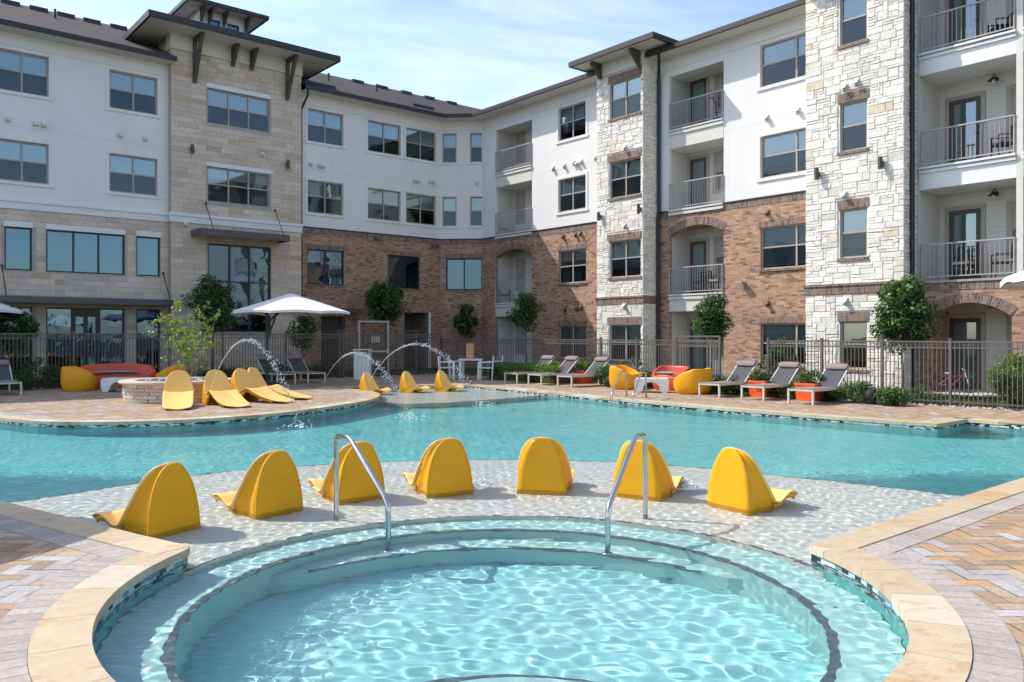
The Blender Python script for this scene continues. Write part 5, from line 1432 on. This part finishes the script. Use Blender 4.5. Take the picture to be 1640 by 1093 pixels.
for (a, b) in (((2.50, 20.35), (3.02, 21.35)), ((2.98, 20.0), (3.47, 20.95))):
    a = Vector((*a, 0)); b = Vector((*b, 0)); d = b-a
    pts = [(a.x, a.y, -.9), (a.x, a.y, .12), tuple(a+d*.62+Vector((0, 0, .68))), tuple(a+d*.97+Vector((0, 0, .66))), (b.x, b.y, .0)]
    P = [Vector(p) for p in pts]; out = [P[0]]
    for i in range(1, 4):
        A_, B_, C_ = P[i-1], P[i], P[i+1]; s_, t_ = B_+(A_-B_).normalized()*.1, B_+(C_-B_).normalized()*.1
        for k in range(5): q = k/4; out.append(s_*(1-q)**2+B_*2*q*(1-q)+t_*q*q)
    out.append(P[-1]); m = MB(); m.tube(out, .022, 12); m.build('rail', STEEL, le, org=(2.9, 21.2, 0), smooth=True)
for z in (-.35, -.65): m = MB(); m.bar((2.5, 20.35, z), (2.98, 20.0, z), .09, .03); m.build('step', WPLAS, le, org=(2.9, 21.2, 0))

# ================================================================== PARASOLS
def parasol(loc, rz, r, zr, zt, label, arm_dir=1, n=8, pole_off=2.3):
    e = empty('parasol', loc, rz); tag(e, label, 'parasol', 'pale canvas cantilever parasols')
    m = MB(); rim = [(r*math.cos(2*math.pi*(k+.5)/n), r*math.sin(2*math.pi*(k+.5)/n)) for k in range(n)]
    G = []
    for j in range(7):
        q = j/6; rr = []
        for k in range(n):
            for h in range(4):
                t = h/4; x = rim[k][0]*(1-t)+rim[(k+1) % n][0]*t; y = rim[k][1]*(1-t)+rim[(k+1) % n][1]*t
                sag = .05*math.sin(math.pi*t)*q
                rr.append((x*max(q, .02), y*max(q, .02), zt-(zt-zr)*(q**1.05)+sag*q*.8))
        G.append(rr)
    m.grid(G, True); o = m.build('canopy', CANVAS, e)
    so = o.modifiers.new('t', 'SOLIDIFY'); so.thickness = .006
    m = MB(); m.grid([[(x*1.0, y*1.0, z) for x, y, z in G[-1]], [(x*1.0, y*1.0, z-.07) for x, y, z in G[-1]]], True); o = m.build('valance', CANVAS, e)
    for k in range(n): b = MB(); b.bar((0, 0, zt-.1), (rim[k][0]*.99, rim[k][1]*.99, zr-.02), .022, .03); rb = b.build('rib', DARKM, e); 
    m = MB(); m.lathe([(0, zt-.45), (.06, zt-.45), (.06, zt-.02), (0, zt+.05)], 0, 0, 10); m.build('hub', DARKM, e)
    m = MB(); px = pole_off*arm_dir; m.bar((px, 0, 0), (px, 0, zr+.25), .09, .09); m.build('pole', DARKM, e)
    m = MB(); m.bar((px, 0, zr-.35), (0, 0, zt-.25), .06, .08); m.bar((px, 0, zr-.9), (px*.55, 0, zr+.08), .05, .06); m.build('arm', DARKM, e)
    m = MB(); m.box(px-.4, px+.4, -.4, .4, 0, .08); m.build('base_plate', DARKM, e); return e
p = (atY(466, 26.6), 26.6); parasol((*p, 0), R(200), 1.95, 2.36, 2.98, 'pale octagonal parasol over the shaded pair of loungers', 1, pole_off=.75)
parasol((-17.4, 25.6, 0), R(200), 1.95, 2.36, 2.98, 'pale parasol at the left edge of the picture', 1, pole_off=.7)
parasol((7.95, 9.95, 0), R(20), 1.75, 2.33, 2.95, 'pale parasol at the right edge whose dark tipped rib juts in over the fence', 1)
parasol((-7.05, 7.15, 0), R(160), 1.5, 2.45, 3.0, 'pale parasol left of the camera shading the near left paving', 1)

# ================================================================== WHITE TABLE SET, BIN, PLANTERS
def patio_chair():
    e = empty('patio_chair'); W = .27
    for x in (-W, W):
        m = MB(); m.bar((x, -.25, 0), (x, -.24, .62), .045); m.build('leg', WPLAS, e)
        m = MB(); m.bar((x, .25, 0), (x, .30, .84), .045); m.build('leg', WPLAS, e)
        m = MB(); m.bar((x, -.26, .63), (x, .29, .64), .04, .03); m.build('armrest', WPLAS, e)
    m = MB(); m.box(-W, W, -.24, .24, .42, .45); m.build('seat', WPLAS, e)
    m = MB(); m.bar((-W, .30, .84), (W, .30, .84), .035)
    for i in range(11): x = -W+2*W*(i+.5)/11; m.bar((x, .265, .46), (x, .30, .83), .036, .01)
    m.build('backrest', WPLAS, e); return e
pc = patio_chair(); tb_ = (atY(754, 29.9), 29.9)
for i, (dx, dy, rz, lb) in enumerate(((-1.02, -.34, 90, 'white slatted chair at the front left of the white table'), (-.66, .52, 90, 'white slatted chair at the back left of the white table'),
                      (.66, -.5, -90, 'white slatted chair at the front right of the white table'), (1.05, .36, -90, 'white slatted chair at the back right, beside the green hedge'))):
    c = pc if i == 0 else copy_tree(pc); c.location = (tb_[0]+dx*.83, tb_[1]+dy, .004); c.rotation_euler = (0, 0, R(rz)); tag(c, lb, 'chair', 'white chairs round the patio table')
e = empty('patio_table', (*tb_, .004)); tag(e, 'square white patio table with chairs on both sides', 'table')
m = MB(); m.box(-.43, .43, -.6, .6, .70, .74); m.build('tabletop', WPLAS, e)
for x, y in ((-.36, -.5), (.36, -.5), (.36, .5), (-.36, .5)): m = MB(); m.bar((x, y, 0), (x, y, .7), .08); m.build('leg', WPLAS, e)
e = empty('block_tower', (tb_[0]-.02, tb_[1]-.2, .745)); tag(e, 'tall stacked wooden block tower on the white table', 'block tower')
for k in range(11):
    m = MB()
    for i in range(3):
        a, b = -.13+i*.09, -.13+i*.09+.083; s_ = random.uniform(-.008, .008)
        (m.box(a, b, -.13+s_, .13+s_, k*.052, k*.052+.049) if k % 2 else m.box(-.13+s_, .13+s_, a, b, k*.052, k*.052+.049))
    m.build('block_layer', WOODJ, e)
p = gp(581, 607.5); e = empty('litter_bin', (*p, .004)); tag(e, 'white slatted litter bin standing before the pool gate', 'litter bin')
m = MB(); m.box(-.27, .27, -.2, .2, .02, .93)
m.build('body', WPLAS, e)
m = MB()
for i in range(2): x = .01+.135*i; m.box(x, x+.125, -.225, -.201, .0, .90)
for i in range(2): x = -.27+.135*i; m.box(x, x+.125, -.225, -.201, .0, 1.0)
for sx in (-.296, .271):
    for i in range(3): m.box(sx, sx+.025, -.19+.13*i, -.07+.13*i, 0, .92)
m.build('slat_panel', WPLAS, e)
m = MB()
for x, y in ((-.27, -.19), (.27, -.19), (-.27, .19), (.27, .19)): m.bar((x, y, .9), (x, y, 1.07), .03)
m.box(-.33, .33, -.24, .24, 1.07, 1.10); m.build('lid', WPLAS, e)

# ---- foliage
def leaf_mesh(name, pts, size, cols, rng, mat=None, parent=None, loc=(0, 0, 0), asp=.5, up=.3, outward=None):
    n = len(pts); pts = np.asarray(pts)
    nrm = rng.normal(0, 1, (n, 3)); nrm[:, 2] = np.abs(nrm[:, 2])+up
    if outward is not None: nrm += outward*1.0
    nrm /= np.linalg.norm(nrm, axis=1, keepdims=True)
    t = rng.normal(0, 1, (n, 3)); t -= (t*nrm).sum(1, keepdims=True)*nrm; t /= np.linalg.norm(t, axis=1, keepdims=True)
    b = np.cross(nrm, t); s = size*rng.uniform(.6, 1.3, (n, 1)); w = s*asp
    fold = nrm*s*.12
    V = np.stack([pts-t*s*.5, pts+b*w*.5+fold-t*s*.05, pts+t*s*.5, pts-b*w*.5+fold-t*s*.05], 1).reshape(-1, 3)
    me = bpy.data.meshes.new(name); me.vertices.add(n*4); me.vertices.foreach_set('co', V.astype(np.float32).ravel())
    me.loops.add(n*4); me.loops.foreach_set('vertex_index', np.arange(n*4, dtype=np.int32))
    me.polygons.add(n); me.polygons.foreach_set('loop_start', np.arange(0, n*4, 4, dtype=np.int32)); me.update(calc_edges=True)
    cols = np.array(cols); c = cols[rng.integers(0, len(cols), n)]*rng.uniform(.75, 1.25, (n, 1))
    a = me.color_attributes.new('Col', 'FLOAT_COLOR', 'CORNER'); a.data.foreach_set('color', np.repeat(np.concatenate([c, np.ones((n, 1))], 1), 4, axis=0).ravel())
    me.materials.append(mat or LEAF); o = bpy.data.objects.new(name, me); COL.objects.link(o); o.location = loc
    if parent: o.parent = parent
    return o
def crown_pts(rng, rx, ry, rz, cz, n, clumps, cr, shape=None, shell=.75):
    C = []
    while len(C) < clumps:
        q = rng.uniform(-1, 1, 3); l = np.linalg.norm(q)
        if l > 1 or l < .25: continue
        q = q/l*(shell+(1-shell)*rng.uniform(-1, 1)) if rng.random() < .8 else q
        k = 1.0
        if shape == 'cone': k = 1-.42*max(0, q[2])
        C.append((q[0]*rx*k, q[1]*ry*k, cz+q[2]*rz))
    C = np.array(C); w = rng.uniform(.5, 1.4, len(C)); idx = rng.choice(len(C), n, p=w/w.sum())
    d = rng.normal(0, 1, (n, 3)); d /= np.linalg.norm(d, axis=1, keepdims=True)
    rad = cr*w[idx][:, None]**.5*rng.uniform(.55, 1.05, (n, 1))
    return C[idx]+d*rad*np.array((1, 1, .8)), d
DG = [(.045, .095, .028), (.065, .13, .036), (.035, .075, .024), (.10, .165, .045)]
SG = [(.05, .11, .025), (.075, .15, .03), (.035, .08, .02), (.10, .19, .04)]
LG_ = [(.20, .30, .03), (.27, .36, .035), (.13, .22, .03), (.33, .42, .05)]
def tree(loc, h, rx, rz, label, seed, n=3800, size=.10, cols=DG, trunk=.045, clear=None, clumps=46, cr=.26, shape=None, name='tree', cat='tree', multi=1, grp=None, asp=.5, ry=None):
    rng = np.random.default_rng(seed); e = empty(name, (*loc, -.04)); tag(e, label, cat, grp)
    cz = h-rz; clear = clear if clear is not None else cz-rz*.6
    m = MB(); rr = random.Random(seed)
    for q in range(multi):
        ox, oy = (0, 0) if multi == 1 else (rr.uniform(-.12, .12), rr.uniform(-.12, .12))
        tip = (ox*3+rr.uniform(-.05, .05), oy*3, cz+rz*.5)
        m.tube([(ox, oy, 0), (ox*1.4+rr.uniform(-.03, .03), oy*1.4, clear*.5), (ox*2, oy*2, clear), tip], [trunk, trunk*.85, trunk*.7, trunk*.2], 8)
    for k in range(12):
        a = k*2.4+rr.random(); z0 = clear+(cz-clear)*rr.uniform(.0, 1.0); L_ = rx*rr.uniform(.6, .95)
        m.tube([(0, 0, z0), (L_*.5*math.cos(a), L_*.5*math.sin(a), z0+L_*.3), (L_*math.cos(a), L_*math.sin(a), z0+L_*.75)], [trunk*.4, trunk*.25, trunk*.1], 5)
    m.build('trunk', BARK, e, smooth=True)
    P, d = crown_pts(rng, rx-cr*.5, (ry or rx)-cr*.5, rz-cr*.4, cz, n, clumps, cr, shape)
    leaf_mesh('crown', P, size, cols, rng, None, e, asp=asp, outward=d); return e
def xy(F, u, D): return F.on(u, D)
TG = 'small trees between the fence and the building'
tree(xy(FC, 1445, 21.3), 3.28, .80, 1.12, 'dense glossy round-topped tree against the right stone tower', 21, 7500, .115, SG, .04, 1.0, 60, .30, 'cone', grp=TG, asp=.55)
tree(xy(FC, 1141, 21.9), 3.1, .62, .86, 'slim lollipop tree in front of the arched brick balcony', 22, 5200, .10, SG, .025, 1.3, 46, .25, 'cone', grp=TG)
tree(xy(FC, 842, 22.2), 3.55, .78, .95, 'airy green tree at the inner corner below the shaded arched balcony', 23, 3600, .12, DG, .035, 1.3, 36, .28, grp=TG)
tree(xy(FA, 617, 31.3), 4.2, .98, 1.05, 'dark round tree above the tall mesh gate', 24, 5200, .13, DG, .05, 1.5, 52, .34, grp=TG)
tree(xy(FA, 746, 31.5), 3.3, .55, .95, 'thin dark magnolia before the corner brick wall', 25, 1300, .2, DG, .03, .6, 26, .26, grp=TG, asp=.42)
tree(xy(FA, 341, 30.6), 3.95, 1.05, 1.12, 'dark green tree in front of the tall tower window, left of the parasol', 26, 5600, .12, DG, .05, 1.2, 56, .33, grp=TG)
tree(xy(FA, 483, 30.4), 2.7, .78, .85, 'loose dark shrub tree beneath the right end of the large parasol', 27, 1900, .13, DG, .03, .5, 34, .3, grp=TG)
tree(xy(FA, 15, 30.4), 2.8, .8, .9, 'dark shrub tree at the left edge behind the parasol', 28, 2600, .13, DG, .03, .5, 34, .3, grp=TG)
# sapling with fresh leaves behind the fire pit
def sapling():
    loc = (atY(304, 22.2), 22.2); e = empty('sapling', (*loc, 0)); tag(e, 'multi-stemmed sapling with fresh lime leaves behind the fire pit', 'young tree')
    rr = random.Random(3); m = MB(); L_ = []; 
    for k in range(15):
        a = k*2.399; sp = rr.uniform(.25, 1.3); h = rr.uniform(1.5, 2.75)*(1-.15*sp)
        px_ = [(0, 0, 0)]; 
        for i in range(1, 7):
            q = i/6; px_.append((sp*math.cos(a)*q**1.3+rr.uniform(-.03, .03), sp*math.sin(a)*q**1.3+rr.uniform(-.03, .03), h*q))
        m.tube(px_, .014, 5, r_end=.004)
        for i in range(2, 7):
            for s_ in range(3):
                b = rr.uniform(0, 6.28); l = rr.uniform(.12, .38); c = px_[i]; tip = (c[0]+l*math.cos(b), c[1]+l*math.sin(b), c[2]+l*rr.uniform(.1, .8))
                m.tube([c, tip], .005, 4, r_end=.002)
                if i > 2:
                    for t_ in range(int(rr.choice([0, 1, 2, 3, 6]))):
                        f_ = rr.uniform(.5, 1.05); L_.append((c[0]+(tip[0]-c[0])*f_+rr.gauss(0, .035), c[1]+(tip[1]-c[1])*f_+rr.gauss(0, .035), c[2]+(tip[2]-c[2])*f_+rr.gauss(0, .035)))
    m.build('stem', STEMP, e, smooth=True)
    rng = np.random.default_rng(3); P = np.repeat(np.array(L_), 5, 0)+rng.normal(0, .032, (len(L_)*5, 3)); leaf_mesh('foliage', P, .075, LG_, rng, None, e, asp=.6)
sapling()
def shrub(loc, rx, ry, h, label, seed, n=1500, size=.07, cols=SG, grp='low shrubs in the planting beds', rz=0, name='shrub', clumps=30, cr=.14, cat='shrub'):
    rng = np.random.default_rng(seed); e = empty(name, (*loc, -.04), rz); tag(e, label, cat, grp)
    m = MB(); rr = random.Random(seed)
    for k in range(7):
        a = k*.9+rr.random(); m.tube([(0, 0, 0), (rx*.4*math.cos(a), ry*.4*math.sin(a), h*.45), (rx*.75*math.cos(a), ry*.75*math.sin(a), h*.8)], .012, 5, r_end=.004)
    m.build('stem', BARK, e)
    P, d = crown_pts(rng, rx, ry, h*.46, h*.5, n, clumps, cr); P[:, 2] = np.abs(P[:, 2])
    leaf_mesh('foliage', P, size, cols, rng, None, e, outward=d); return e
for i, (u, D_, r, h, lb) in enumerate(((1150, 18.85, .3, .5, 'green shrub between the big yellow armchair and the lounger'), (1187, 19.0, .42, .52, 'green shrub behind the lounger beside the yellow armchair'),
        (1232, 18.95, .42, .5, 'green shrub behind the middle near lounger'), (1278, 18.9, .4, .46, 'green shrub left of the last orange planter'), (1316, 18.85, .38, .46, 'green shrub behind the closest lounger'),
        (1374, 18.75, .50, .5, 'wide green shrub just right of the closest lounger'), (1433, 18.7, .34, .44, 'small green shrub alone below the right stone tower'),
        (972, 18.9, .38, .62, 'dark shrub between the third lounger and the open yellow armchair'), (1040, 19.3, .3, .5, 'shrub peeking out left of the red armchair'))):
    shrub(xy(FC, u, D_), r*1.25, r*1.0, h*1.12, lb, 40+i, 2600, .06, SG, clumps=44)
for i, (u, D_, r, h, lb) in enumerate(((1010, 20.8, .8, .95, 'loose low bush behind the fence at the slim stone tower'), (930, 21.2, .7, .85, 'loose bush behind the fence by the ground floor window'),)):
    shrub(xy(FC, u, D_), r, r*.6, h, lb, 60+i, 1300, .075, SG, 'bushes behind the fence')
shrub(xy(FC, 1247, 21.6), .55, .5, 1.7, 'tall leafy bush in front of the ground floor brick window', 63, 2600, .08, SG, 'bushes behind the fence')
shrub(xy(FC, 1628, 20.75), .62, .55, 1.25, 'rounded yellow-green bush behind the fence at the right edge', 64, 9000, .06, [(.12, .19, .03), (.17, .25, .035), (.08, .13, .03)], 'bushes behind the fence', clumps=80, cr=.2)
shrub(xy(FC, 1480, 20.6), .3, .3, .4, 'tiny bush at the foot of the patio post', 65, 600, .06, SG, 'bushes behind the fence')
for i, (u, r, h) in enumerate(((12, .85, .75), (62, .7, 1.05), (112, .75, .8), (300, .8, .55), (352, .7, .6), (410, .7, .5), (452, .6, .65), (507, .7, .55))):
    lb = ['shaded dark bush at the left edge of the picture', 'taller shaded bush left of the golden armchair', 'shaded bush right behind the golden armchair', 'shaded ground bush behind the fire pit', 'shaded ground bush left of the paired loungers',
          'shaded low bush behind the left lounger of the pair', 'shaded bush between the paired loungers', 'shaded low bush right of the paired loungers'][i]
    shrub(xy(FA, u, 27.75 if i < 3 else 27.9), r, .4, h, lb, 70+i, 1700, .07, DG, 'shaded bushes along the left fence')
shrub((fp[0]+1.3, fp[1]+.95), .35, .3, .62, 'bright green low plant behind the fire pit rim', 80, 900, .06, [(.09, .2, .03), (.13, .26, .04)])
# clipped hedge
def hedge():
    a0, a1 = FC.s(797, 18.95), FC.s(893, 18.6); e = empty('hedge', FC.P(a0, 18.9, -.04), math.atan2(FC.x[1], FC.x[0])); tag(e, 'clipped bright green hedge between the white chairs and the first lounger', 'hedge')
    L_ = a1-a0; rng = np.random.default_rng(5); n = 9000
    P = np.stack([rng.uniform(0, L_, n), rng.uniform(-.45, .45, n), rng.uniform(.02, .62, n)], 1)
    f_ = rng.integers(0, 3, n); P[f_ == 0, 2] = .60+rng.normal(0, .025, (f_ == 0).sum()); P[f_ == 1, 1] = -.45+rng.normal(0, .03, (f_ == 1).sum())
    P[:, 2] += .03*np.sin(P[:, 0]*5)
    leaf_mesh('foliage', P, .06, [(.10, .2, .025), (.14, .26, .03), (.07, .14, .02)], rng, None, e)
    m = MB(); m.box(.03, L_-.03, -.36, .36, 0, .5); m.build('stem', BARK, e)
hedge()
def planter(u, v, w, h, label, lime, seed, ph=.3):
    p = gp(u, v); e = empty('planter', (p[0], p[1]+w*.4, .004), AN); tag(e, label, 'planter', 'orange tapered planters between the loungers')
    b = w*.44; t = w/2; m = MB()
    m.hexa([(-b, -b, 0), (b, -b, 0), (b, b, 0), (-b, b, 0), (-t, -t, h), (t, -t, h), (t, t, h), (-t, t, h)]); m.box(-t-.012, t+.012, -t-.012, t+.012, h-.05, h+.004)
    o = m.build('pot', ORANGE, e); m = MB(); m.box(-t+.03, t-.03, -t+.03, t-.03, h-.02, h+.01); m.build('soil', MULCH, e)
    rng = np.random.default_rng(seed); P, d = crown_pts(rng, t*1.0, t*1.0, ph*.5, h+ph*.45, 900, 22, .10)
    P[:, 2] = np.maximum(P[:, 2], h+.02)
    leaf_mesh('foliage', P, .06, LG_ if lime else SG, rng, None, e, outward=d); return e
planter(889, 611, .46, .40, 'orange planter with lime foliage behind the second lounger', True, 90)
planter(934, 614.5, .50, .43, 'orange planter with lime foliage between the second and third loungers', True, 91)
planter(1224, 636.5, .50, .42, 'orange planter with green foliage between the near loungers', False, 92)
planter(1303, 643, .54, .43, 'orange planter with green foliage beside the closest lounger', False, 93)
def speaker(u, D_, label):
    p = FC.on(u, D_); e = empty('garden_speaker', (*p, -.04)); tag(e, label, 'garden speaker', 'dark round garden speakers')
    m = MB(); m.lathe([(.0, 0), (.11, 0), (.12, .1), (.14, .2), (.16, .26), (.13, .34), (.07, .39), (.0, .40)], 0, 0, 18); m.build('speaker_body', RUBBER, e, smooth=True)
    m = MB(); m.lathe([(.145, .195), (.166, .20), (.166, .215), (.148, .22)], 0, 0, 18); m.build('trim_ring', DARKM, e)
speaker(1396, 18.6, 'dark mushroom-shaped speaker beside the wide shrub at the right'); speaker(978, 18.6, 'dark mushroom-shaped speaker left of the open yellow armchair')

# ground cover beds: stones scattered along the foot of the fences
rg = random.Random(12); P = []
for k in range(900):
    t = rg.uniform(tk[0]-2, tk[-1]); P.append((*FC.P(t, rg.uniform(19.36, 19.95), 0)[:2], -.03))
for k in range(620):
    s_ = rg.uniform(3, sc_); P.append((*FA.P(s_, rg.uniform(27.62, 28.4), 0)[:2], -.03))
m = MB(); rocks(P, .06, m, [(.34, .3, .26), (.5, .45, .38), (.22, .19, .17), (.6, .56, .5)], rg); o = m.build('gravel', GRAVEL); tag(o, kind='stuff')
# turf strip behind the fences
rng = np.random.default_rng(77); n = 26000; t = rng.uniform(-31, -3, n); d = rng.uniform(20.1, 24.2, n)
P = np.stack([t*FC.x[0]+d*FC.n[0], t*FC.x[1]+d*FC.n[1], np.full(n, .0)], 1)
n2 = 9000; s_ = rng.uniform(3, 27, n2); d2 = rng.uniform(28.4, 32.6, n2); P2 = np.stack([s_*FA.x[0]+d2*FA.n[0], s_*FA.x[1]+d2*FA.n[1], np.full(n2, .0)], 1)
o = leaf_mesh('grass', np.concatenate([P, P2]), .13, [(.06, .11, .025), (.09, .14, .035), (.12, .13, .05)], rng, asp=.25, up=-.6); tag(o, kind='stuff')

# ================================================================== WATER JETS, SPLASHES, BUBBLERS
def jet(a, b, zp, label, seed):
    rr = random.Random(seed); a = Vector((*a, 0)); b = Vector((*b, 0)); e = empty('water_jet', (a.x, a.y, 0)); tag(e, label, 'water jet', 'arching water jets')
    f_ = lambda q: Vector((a.x+(b.x-a.x)*q-a.x, a.y+(b.y-a.y)*q-a.y, .01+4*(zp-.0)*q*(1-q)-.11*q))
    m = MB(); N = 60
    pts = [f_(.47*i/N) for i in range(N+1)]
    pts = [p+Vector((rr.gauss(0, .004), rr.gauss(0, .004), rr.gauss(0, .008*(i/N)**2+.001))) for i, p in enumerate(pts)]
    m.tube(pts, [.007+.004*(i/N)+rr.uniform(0, .009)*(i/N)**2 for i in range(N+1)], 7); o = m.build('stream', JET, e, smooth=True)
    m = MB()
    for k in range(330):
        q = .30+.70*rr.random()**.8; s_ = .010+.075*max(0, q-.4)**1.2; p = f_(q)+Vector((rr.gauss(0, s_), rr.gauss(0, s_), rr.gauss(0, s_*1.3)))
        if p.z < -.08: continue
        r = rr.uniform(.004, .014)*(1.2 if q < .6 else 1); m.lathe([(1e-4, p.z-r*1.4), (r, p.z-r*.3), (r*.8, p.z+r*.6), (1e-4, p.z+r*1.7)], p.x, p.y, 6)
    o = m.build('droplets', JET, e, smooth=True); o['kind'] = 'stuff'
    m = MB()
    c = b-a
    for k in range(45):
        an = rr.uniform(0, 6.28); d = abs(rr.gauss(0, .13)); h = abs(rr.gauss(0, .07))*max(0, 1-d*2); r = rr.uniform(.006, .016)
        m.lathe([(1e-4, -.10+h-r*.5), (r*1.6, -.10+h), (r*1.2, -.10+h+r*.5), (1e-4, -.10+h+r)], c.x+d*1.5*math.cos(an), c.y+d*1.2*math.sin(an), 6)
    o = m.build('splash', FOAM, e, smooth=True); o['kind'] = 'stuff'
j1 = gp(330, 647); jet(j1, gp(482, 686, -.1), 1.55, 'arching water jet crossing in front of the peninsula chaises', 1)
jet(gp(515, 621), gp(660, 671, -.1), 1.2, 'lower water jet rising left of the litter bin', 2)
jet(gp(583, 626), gp(770, 651, -.1), 1.42, 'tallest water jet arcing toward the white table', 3)
def bubbler(u, v, label, s=1.0):
    x, y = gp(u, v, -.1); e = empty('bubbler', (x, y, -.1)); tag(e, label, 'water bubbler', 'bubblers in the near shallows'); rr = random.Random(u)
    m = MB()
    for k in range(90):
        an = rr.uniform(0, 6.28); d = abs(rr.gauss(0, .075*s)); h = max(0, .09*s*(1-(d/.16)**2))*rr.uniform(.2, 1); r = rr.uniform(.006, .016)
        m.lathe([(1e-4, h-r), (r, h), (1e-4, h+r)], d*math.cos(an), d*math.sin(an), 6)
    m.build('foam_beads', FOAM, e, smooth=True)['kind'] = 'stuff'
    m = MB(); m.lathe([(1e-3, .05*s), (.04*s, .045*s), (.08*s, .02), (.13*s, .006), (.16*s, .0)], 0, 0, 20); m.build('water_dome', JET, e, smooth=True)
bubbler(1096, 781, 'white bubbler between the two right hand yellow seats'); bubbler(772, 778, 'low bubbler just left of the middle yellow seat', .8)
# ================================================================== BICYCLE AND BALCONY FURNITURE
def bicycle(loc, rz):
    e = empty('child_bicycle', loc, rz); tag(e, "small pink and white child's bicycle parked on the ground floor patio", 'bicycle')
    for x in (-.36, .36):
        m = MB(); m.tube([(x+.2*math.cos(a), 0, .21+.2*math.sin(a)) for a in [k*math.pi/12 for k in range(25)]], .018, 8, False); w = m.build('wheel', RUBBER, e)
        m = MB()
        for k in range(10): a = k*math.pi/5; m.bar((x, 0, .21), (x+.19*math.cos(a), 0, .21+.19*math.sin(a)), .004)
        m.build('spokes', STEEL, w)
    m = MB(); m.tube([(-.36, 0, .21), (-.05, 0, .2), (.24, 0, .5), (-.14, 0, .40), (-.36, 0, .21)], .014, 7); m.tube([(-.05, 0, .2), (-.16, 0, .5)], .014, 7); m.build('frame', PINK, e)
    m = MB(); m.tube([(.36, 0, .21), (.25, 0, .58)], .013, 7); m.tube([(.22, -.2, .66), (.25, -.08, .6), (.25, .08, .6), (.22, .2, .66)], .012, 7); m.build('handlebar', WPLAS, e)
    m = MB(); m.lathe([(0, .5), (.05, .5), (.07, .53), (.03, .55), (0, .55)], -.17, 0, 10); m.build('saddle', WPLAS, e)
    m = MB(); m.bar((-.05, -.1, .2), (-.05, .1, .2), .02); m.bar((-.1, -.1, .2), (0, -.1, .2), .05, .015); m.bar((-.1, .1, .2), (0, .1, .2), .05, .015); m.build('pedals', RUBBER, e)
    for s_ in (-1, 1):
        m = MB(); x = -.36; m.tube([(x+.07*math.cos(a), .11*s_, .07+.07*math.sin(a)) for a in [k*math.pi/6 for k in range(13)]], .012, 6, False); m.bar((x, 0, .2), (x, .1*s_, .08), .01); m.build('training_wheel', RUBBER, e)
pb = FC.on(1528, 23.45); bicycle((*pb, .05), R(-35))
DWOOD = simple('dark_wicker', (.06, .04, .03), .8, var=.3, vs=40); BEIGE = simple('beige_cushion', (.5, .44, .36), .9)
def deck_chair(t, D_, z, rz, label, frame=DWOOD, seat=BEIGE, hb=.95, sh=.45, name='balcony_chair'):
    e = empty(name, FC.P(t, D_, z), rz); tag(e, label, 'balcony chair', 'chairs on the balconies'); W = .25
    for x in (-W, W):
        m = MB(); m.bar((x, -.22, 0), (x, -.22, sh+.18), .03); m.build('leg', frame, e); m = MB(); m.bar((x, .22, 0), (x, .28, hb), .03); m.build('leg', frame, e)
        m = MB(); m.bar((x, -.24, sh+.19), (x, .26, sh+.2), .04, .025); m.build('armrest', frame, e)
    m = MB(); m.box(-W, W, -.22, .22, sh-.06, sh-.02); m.build('seat', frame, e); m = MB(); m.box(-W+.02, W-.02, -.21, .2, sh-.018, sh+.05); m.build('cushion', seat, e)
    m = MB(); m.bar((-W, .28, hb), (W, .28, hb), .03)
    for i in range(6): x = -W+2*W*(i+.5)/6; m.bar((x, .23, sh), (x, .28, hb), .03, .01)
    m.build('backrest', frame, e); return e
aC = math.atan2(FC.x[1], FC.x[0])
deck_chair(FC.s(1543, DCW+.7), DCW+.7, 3.17, aC, 'tall dark chair with beige cushion before the lower right balcony door')
deck_chair(FC.s(1606, DCW+.65), DCW+.65, 3.17, aC-R(60), 'dark wicker chair with beige cushion at the right end of the lower right balcony')
deck_chair(FC.s(1608, DCW+.65), DCW+.65, 6.37, aC-R(50), 'black framed folding chair on the upper middle right balcony', RUBBER, PILLOW)
deck_chair(FC.s(1603, DCW+.65), DCW+.65, 9.59, aC-R(50), 'low black chair on the topmost right balcony', RUBBER, RUBBER, .75, .35)
deck_chair(FC.s(1124, DC+.6), DC+.6, 3.18, aC, 'black chair on the arched brick balcony', RUBBER, RUBBER, .85)
deck_chair(FC.s(1146, DC+.55), DC+.55, 3.18, aC-R(80), 'grey chair at the right side of the arched brick balcony', RUBBER, RAILM, .8)
deck_chair(FC.s(807, DC+.5), DC+.5, 3.18, aC+R(60), 'dark chair on the shaded arched balcony', RUBBER, RAILM, .8)
deck_chair(FC.s(806, DC+.5), DC+.5, 6.46, aC+R(60), 'small grey chair on the shaded middle balcony', RAILM, RAILM, .7, .4)
# potted plant and blue pot on the top balcony
pp = FC.P(FC.s(1148, DC+.55), DC+.55, 9.43); e = empty('potted_plant', pp); tag(e, 'orange-leaved plant in a blue pot on the top floor balcony', 'potted plant')
m = MB(); m.lathe([(0, 0), (.11, 0), (.15, .28), (.13, .28), (.12, .24), (0, .24)], 0, 0, 16); m.build('pot', simple('blue_pot', (.02, .08, .45), .3), e, smooth=False)
m = MB(); rr = random.Random(8); LP = []
for k in range(7):
    a = k*.9; t_ = (.2*math.cos(a), .2*math.sin(a), rr.uniform(.9, 1.35)); m.tube([(0, 0, .2), (t_[0]*.4, t_[1]*.4, .7), t_], .01, 5); LP += [(t_[0]*q+rr.gauss(0, .05), t_[1]*q+rr.gauss(0, .05), .25+(t_[2]-.2)*q) for q in [rr.uniform(.5, 1) for _ in range(8)]]
m.build('stem', BARK, e); leaf_mesh('foliage', np.array(LP), .13, [(.5, .16, .03), (.4, .2, .05), (.15, .15, .04)], np.random.default_rng(2), None, e)
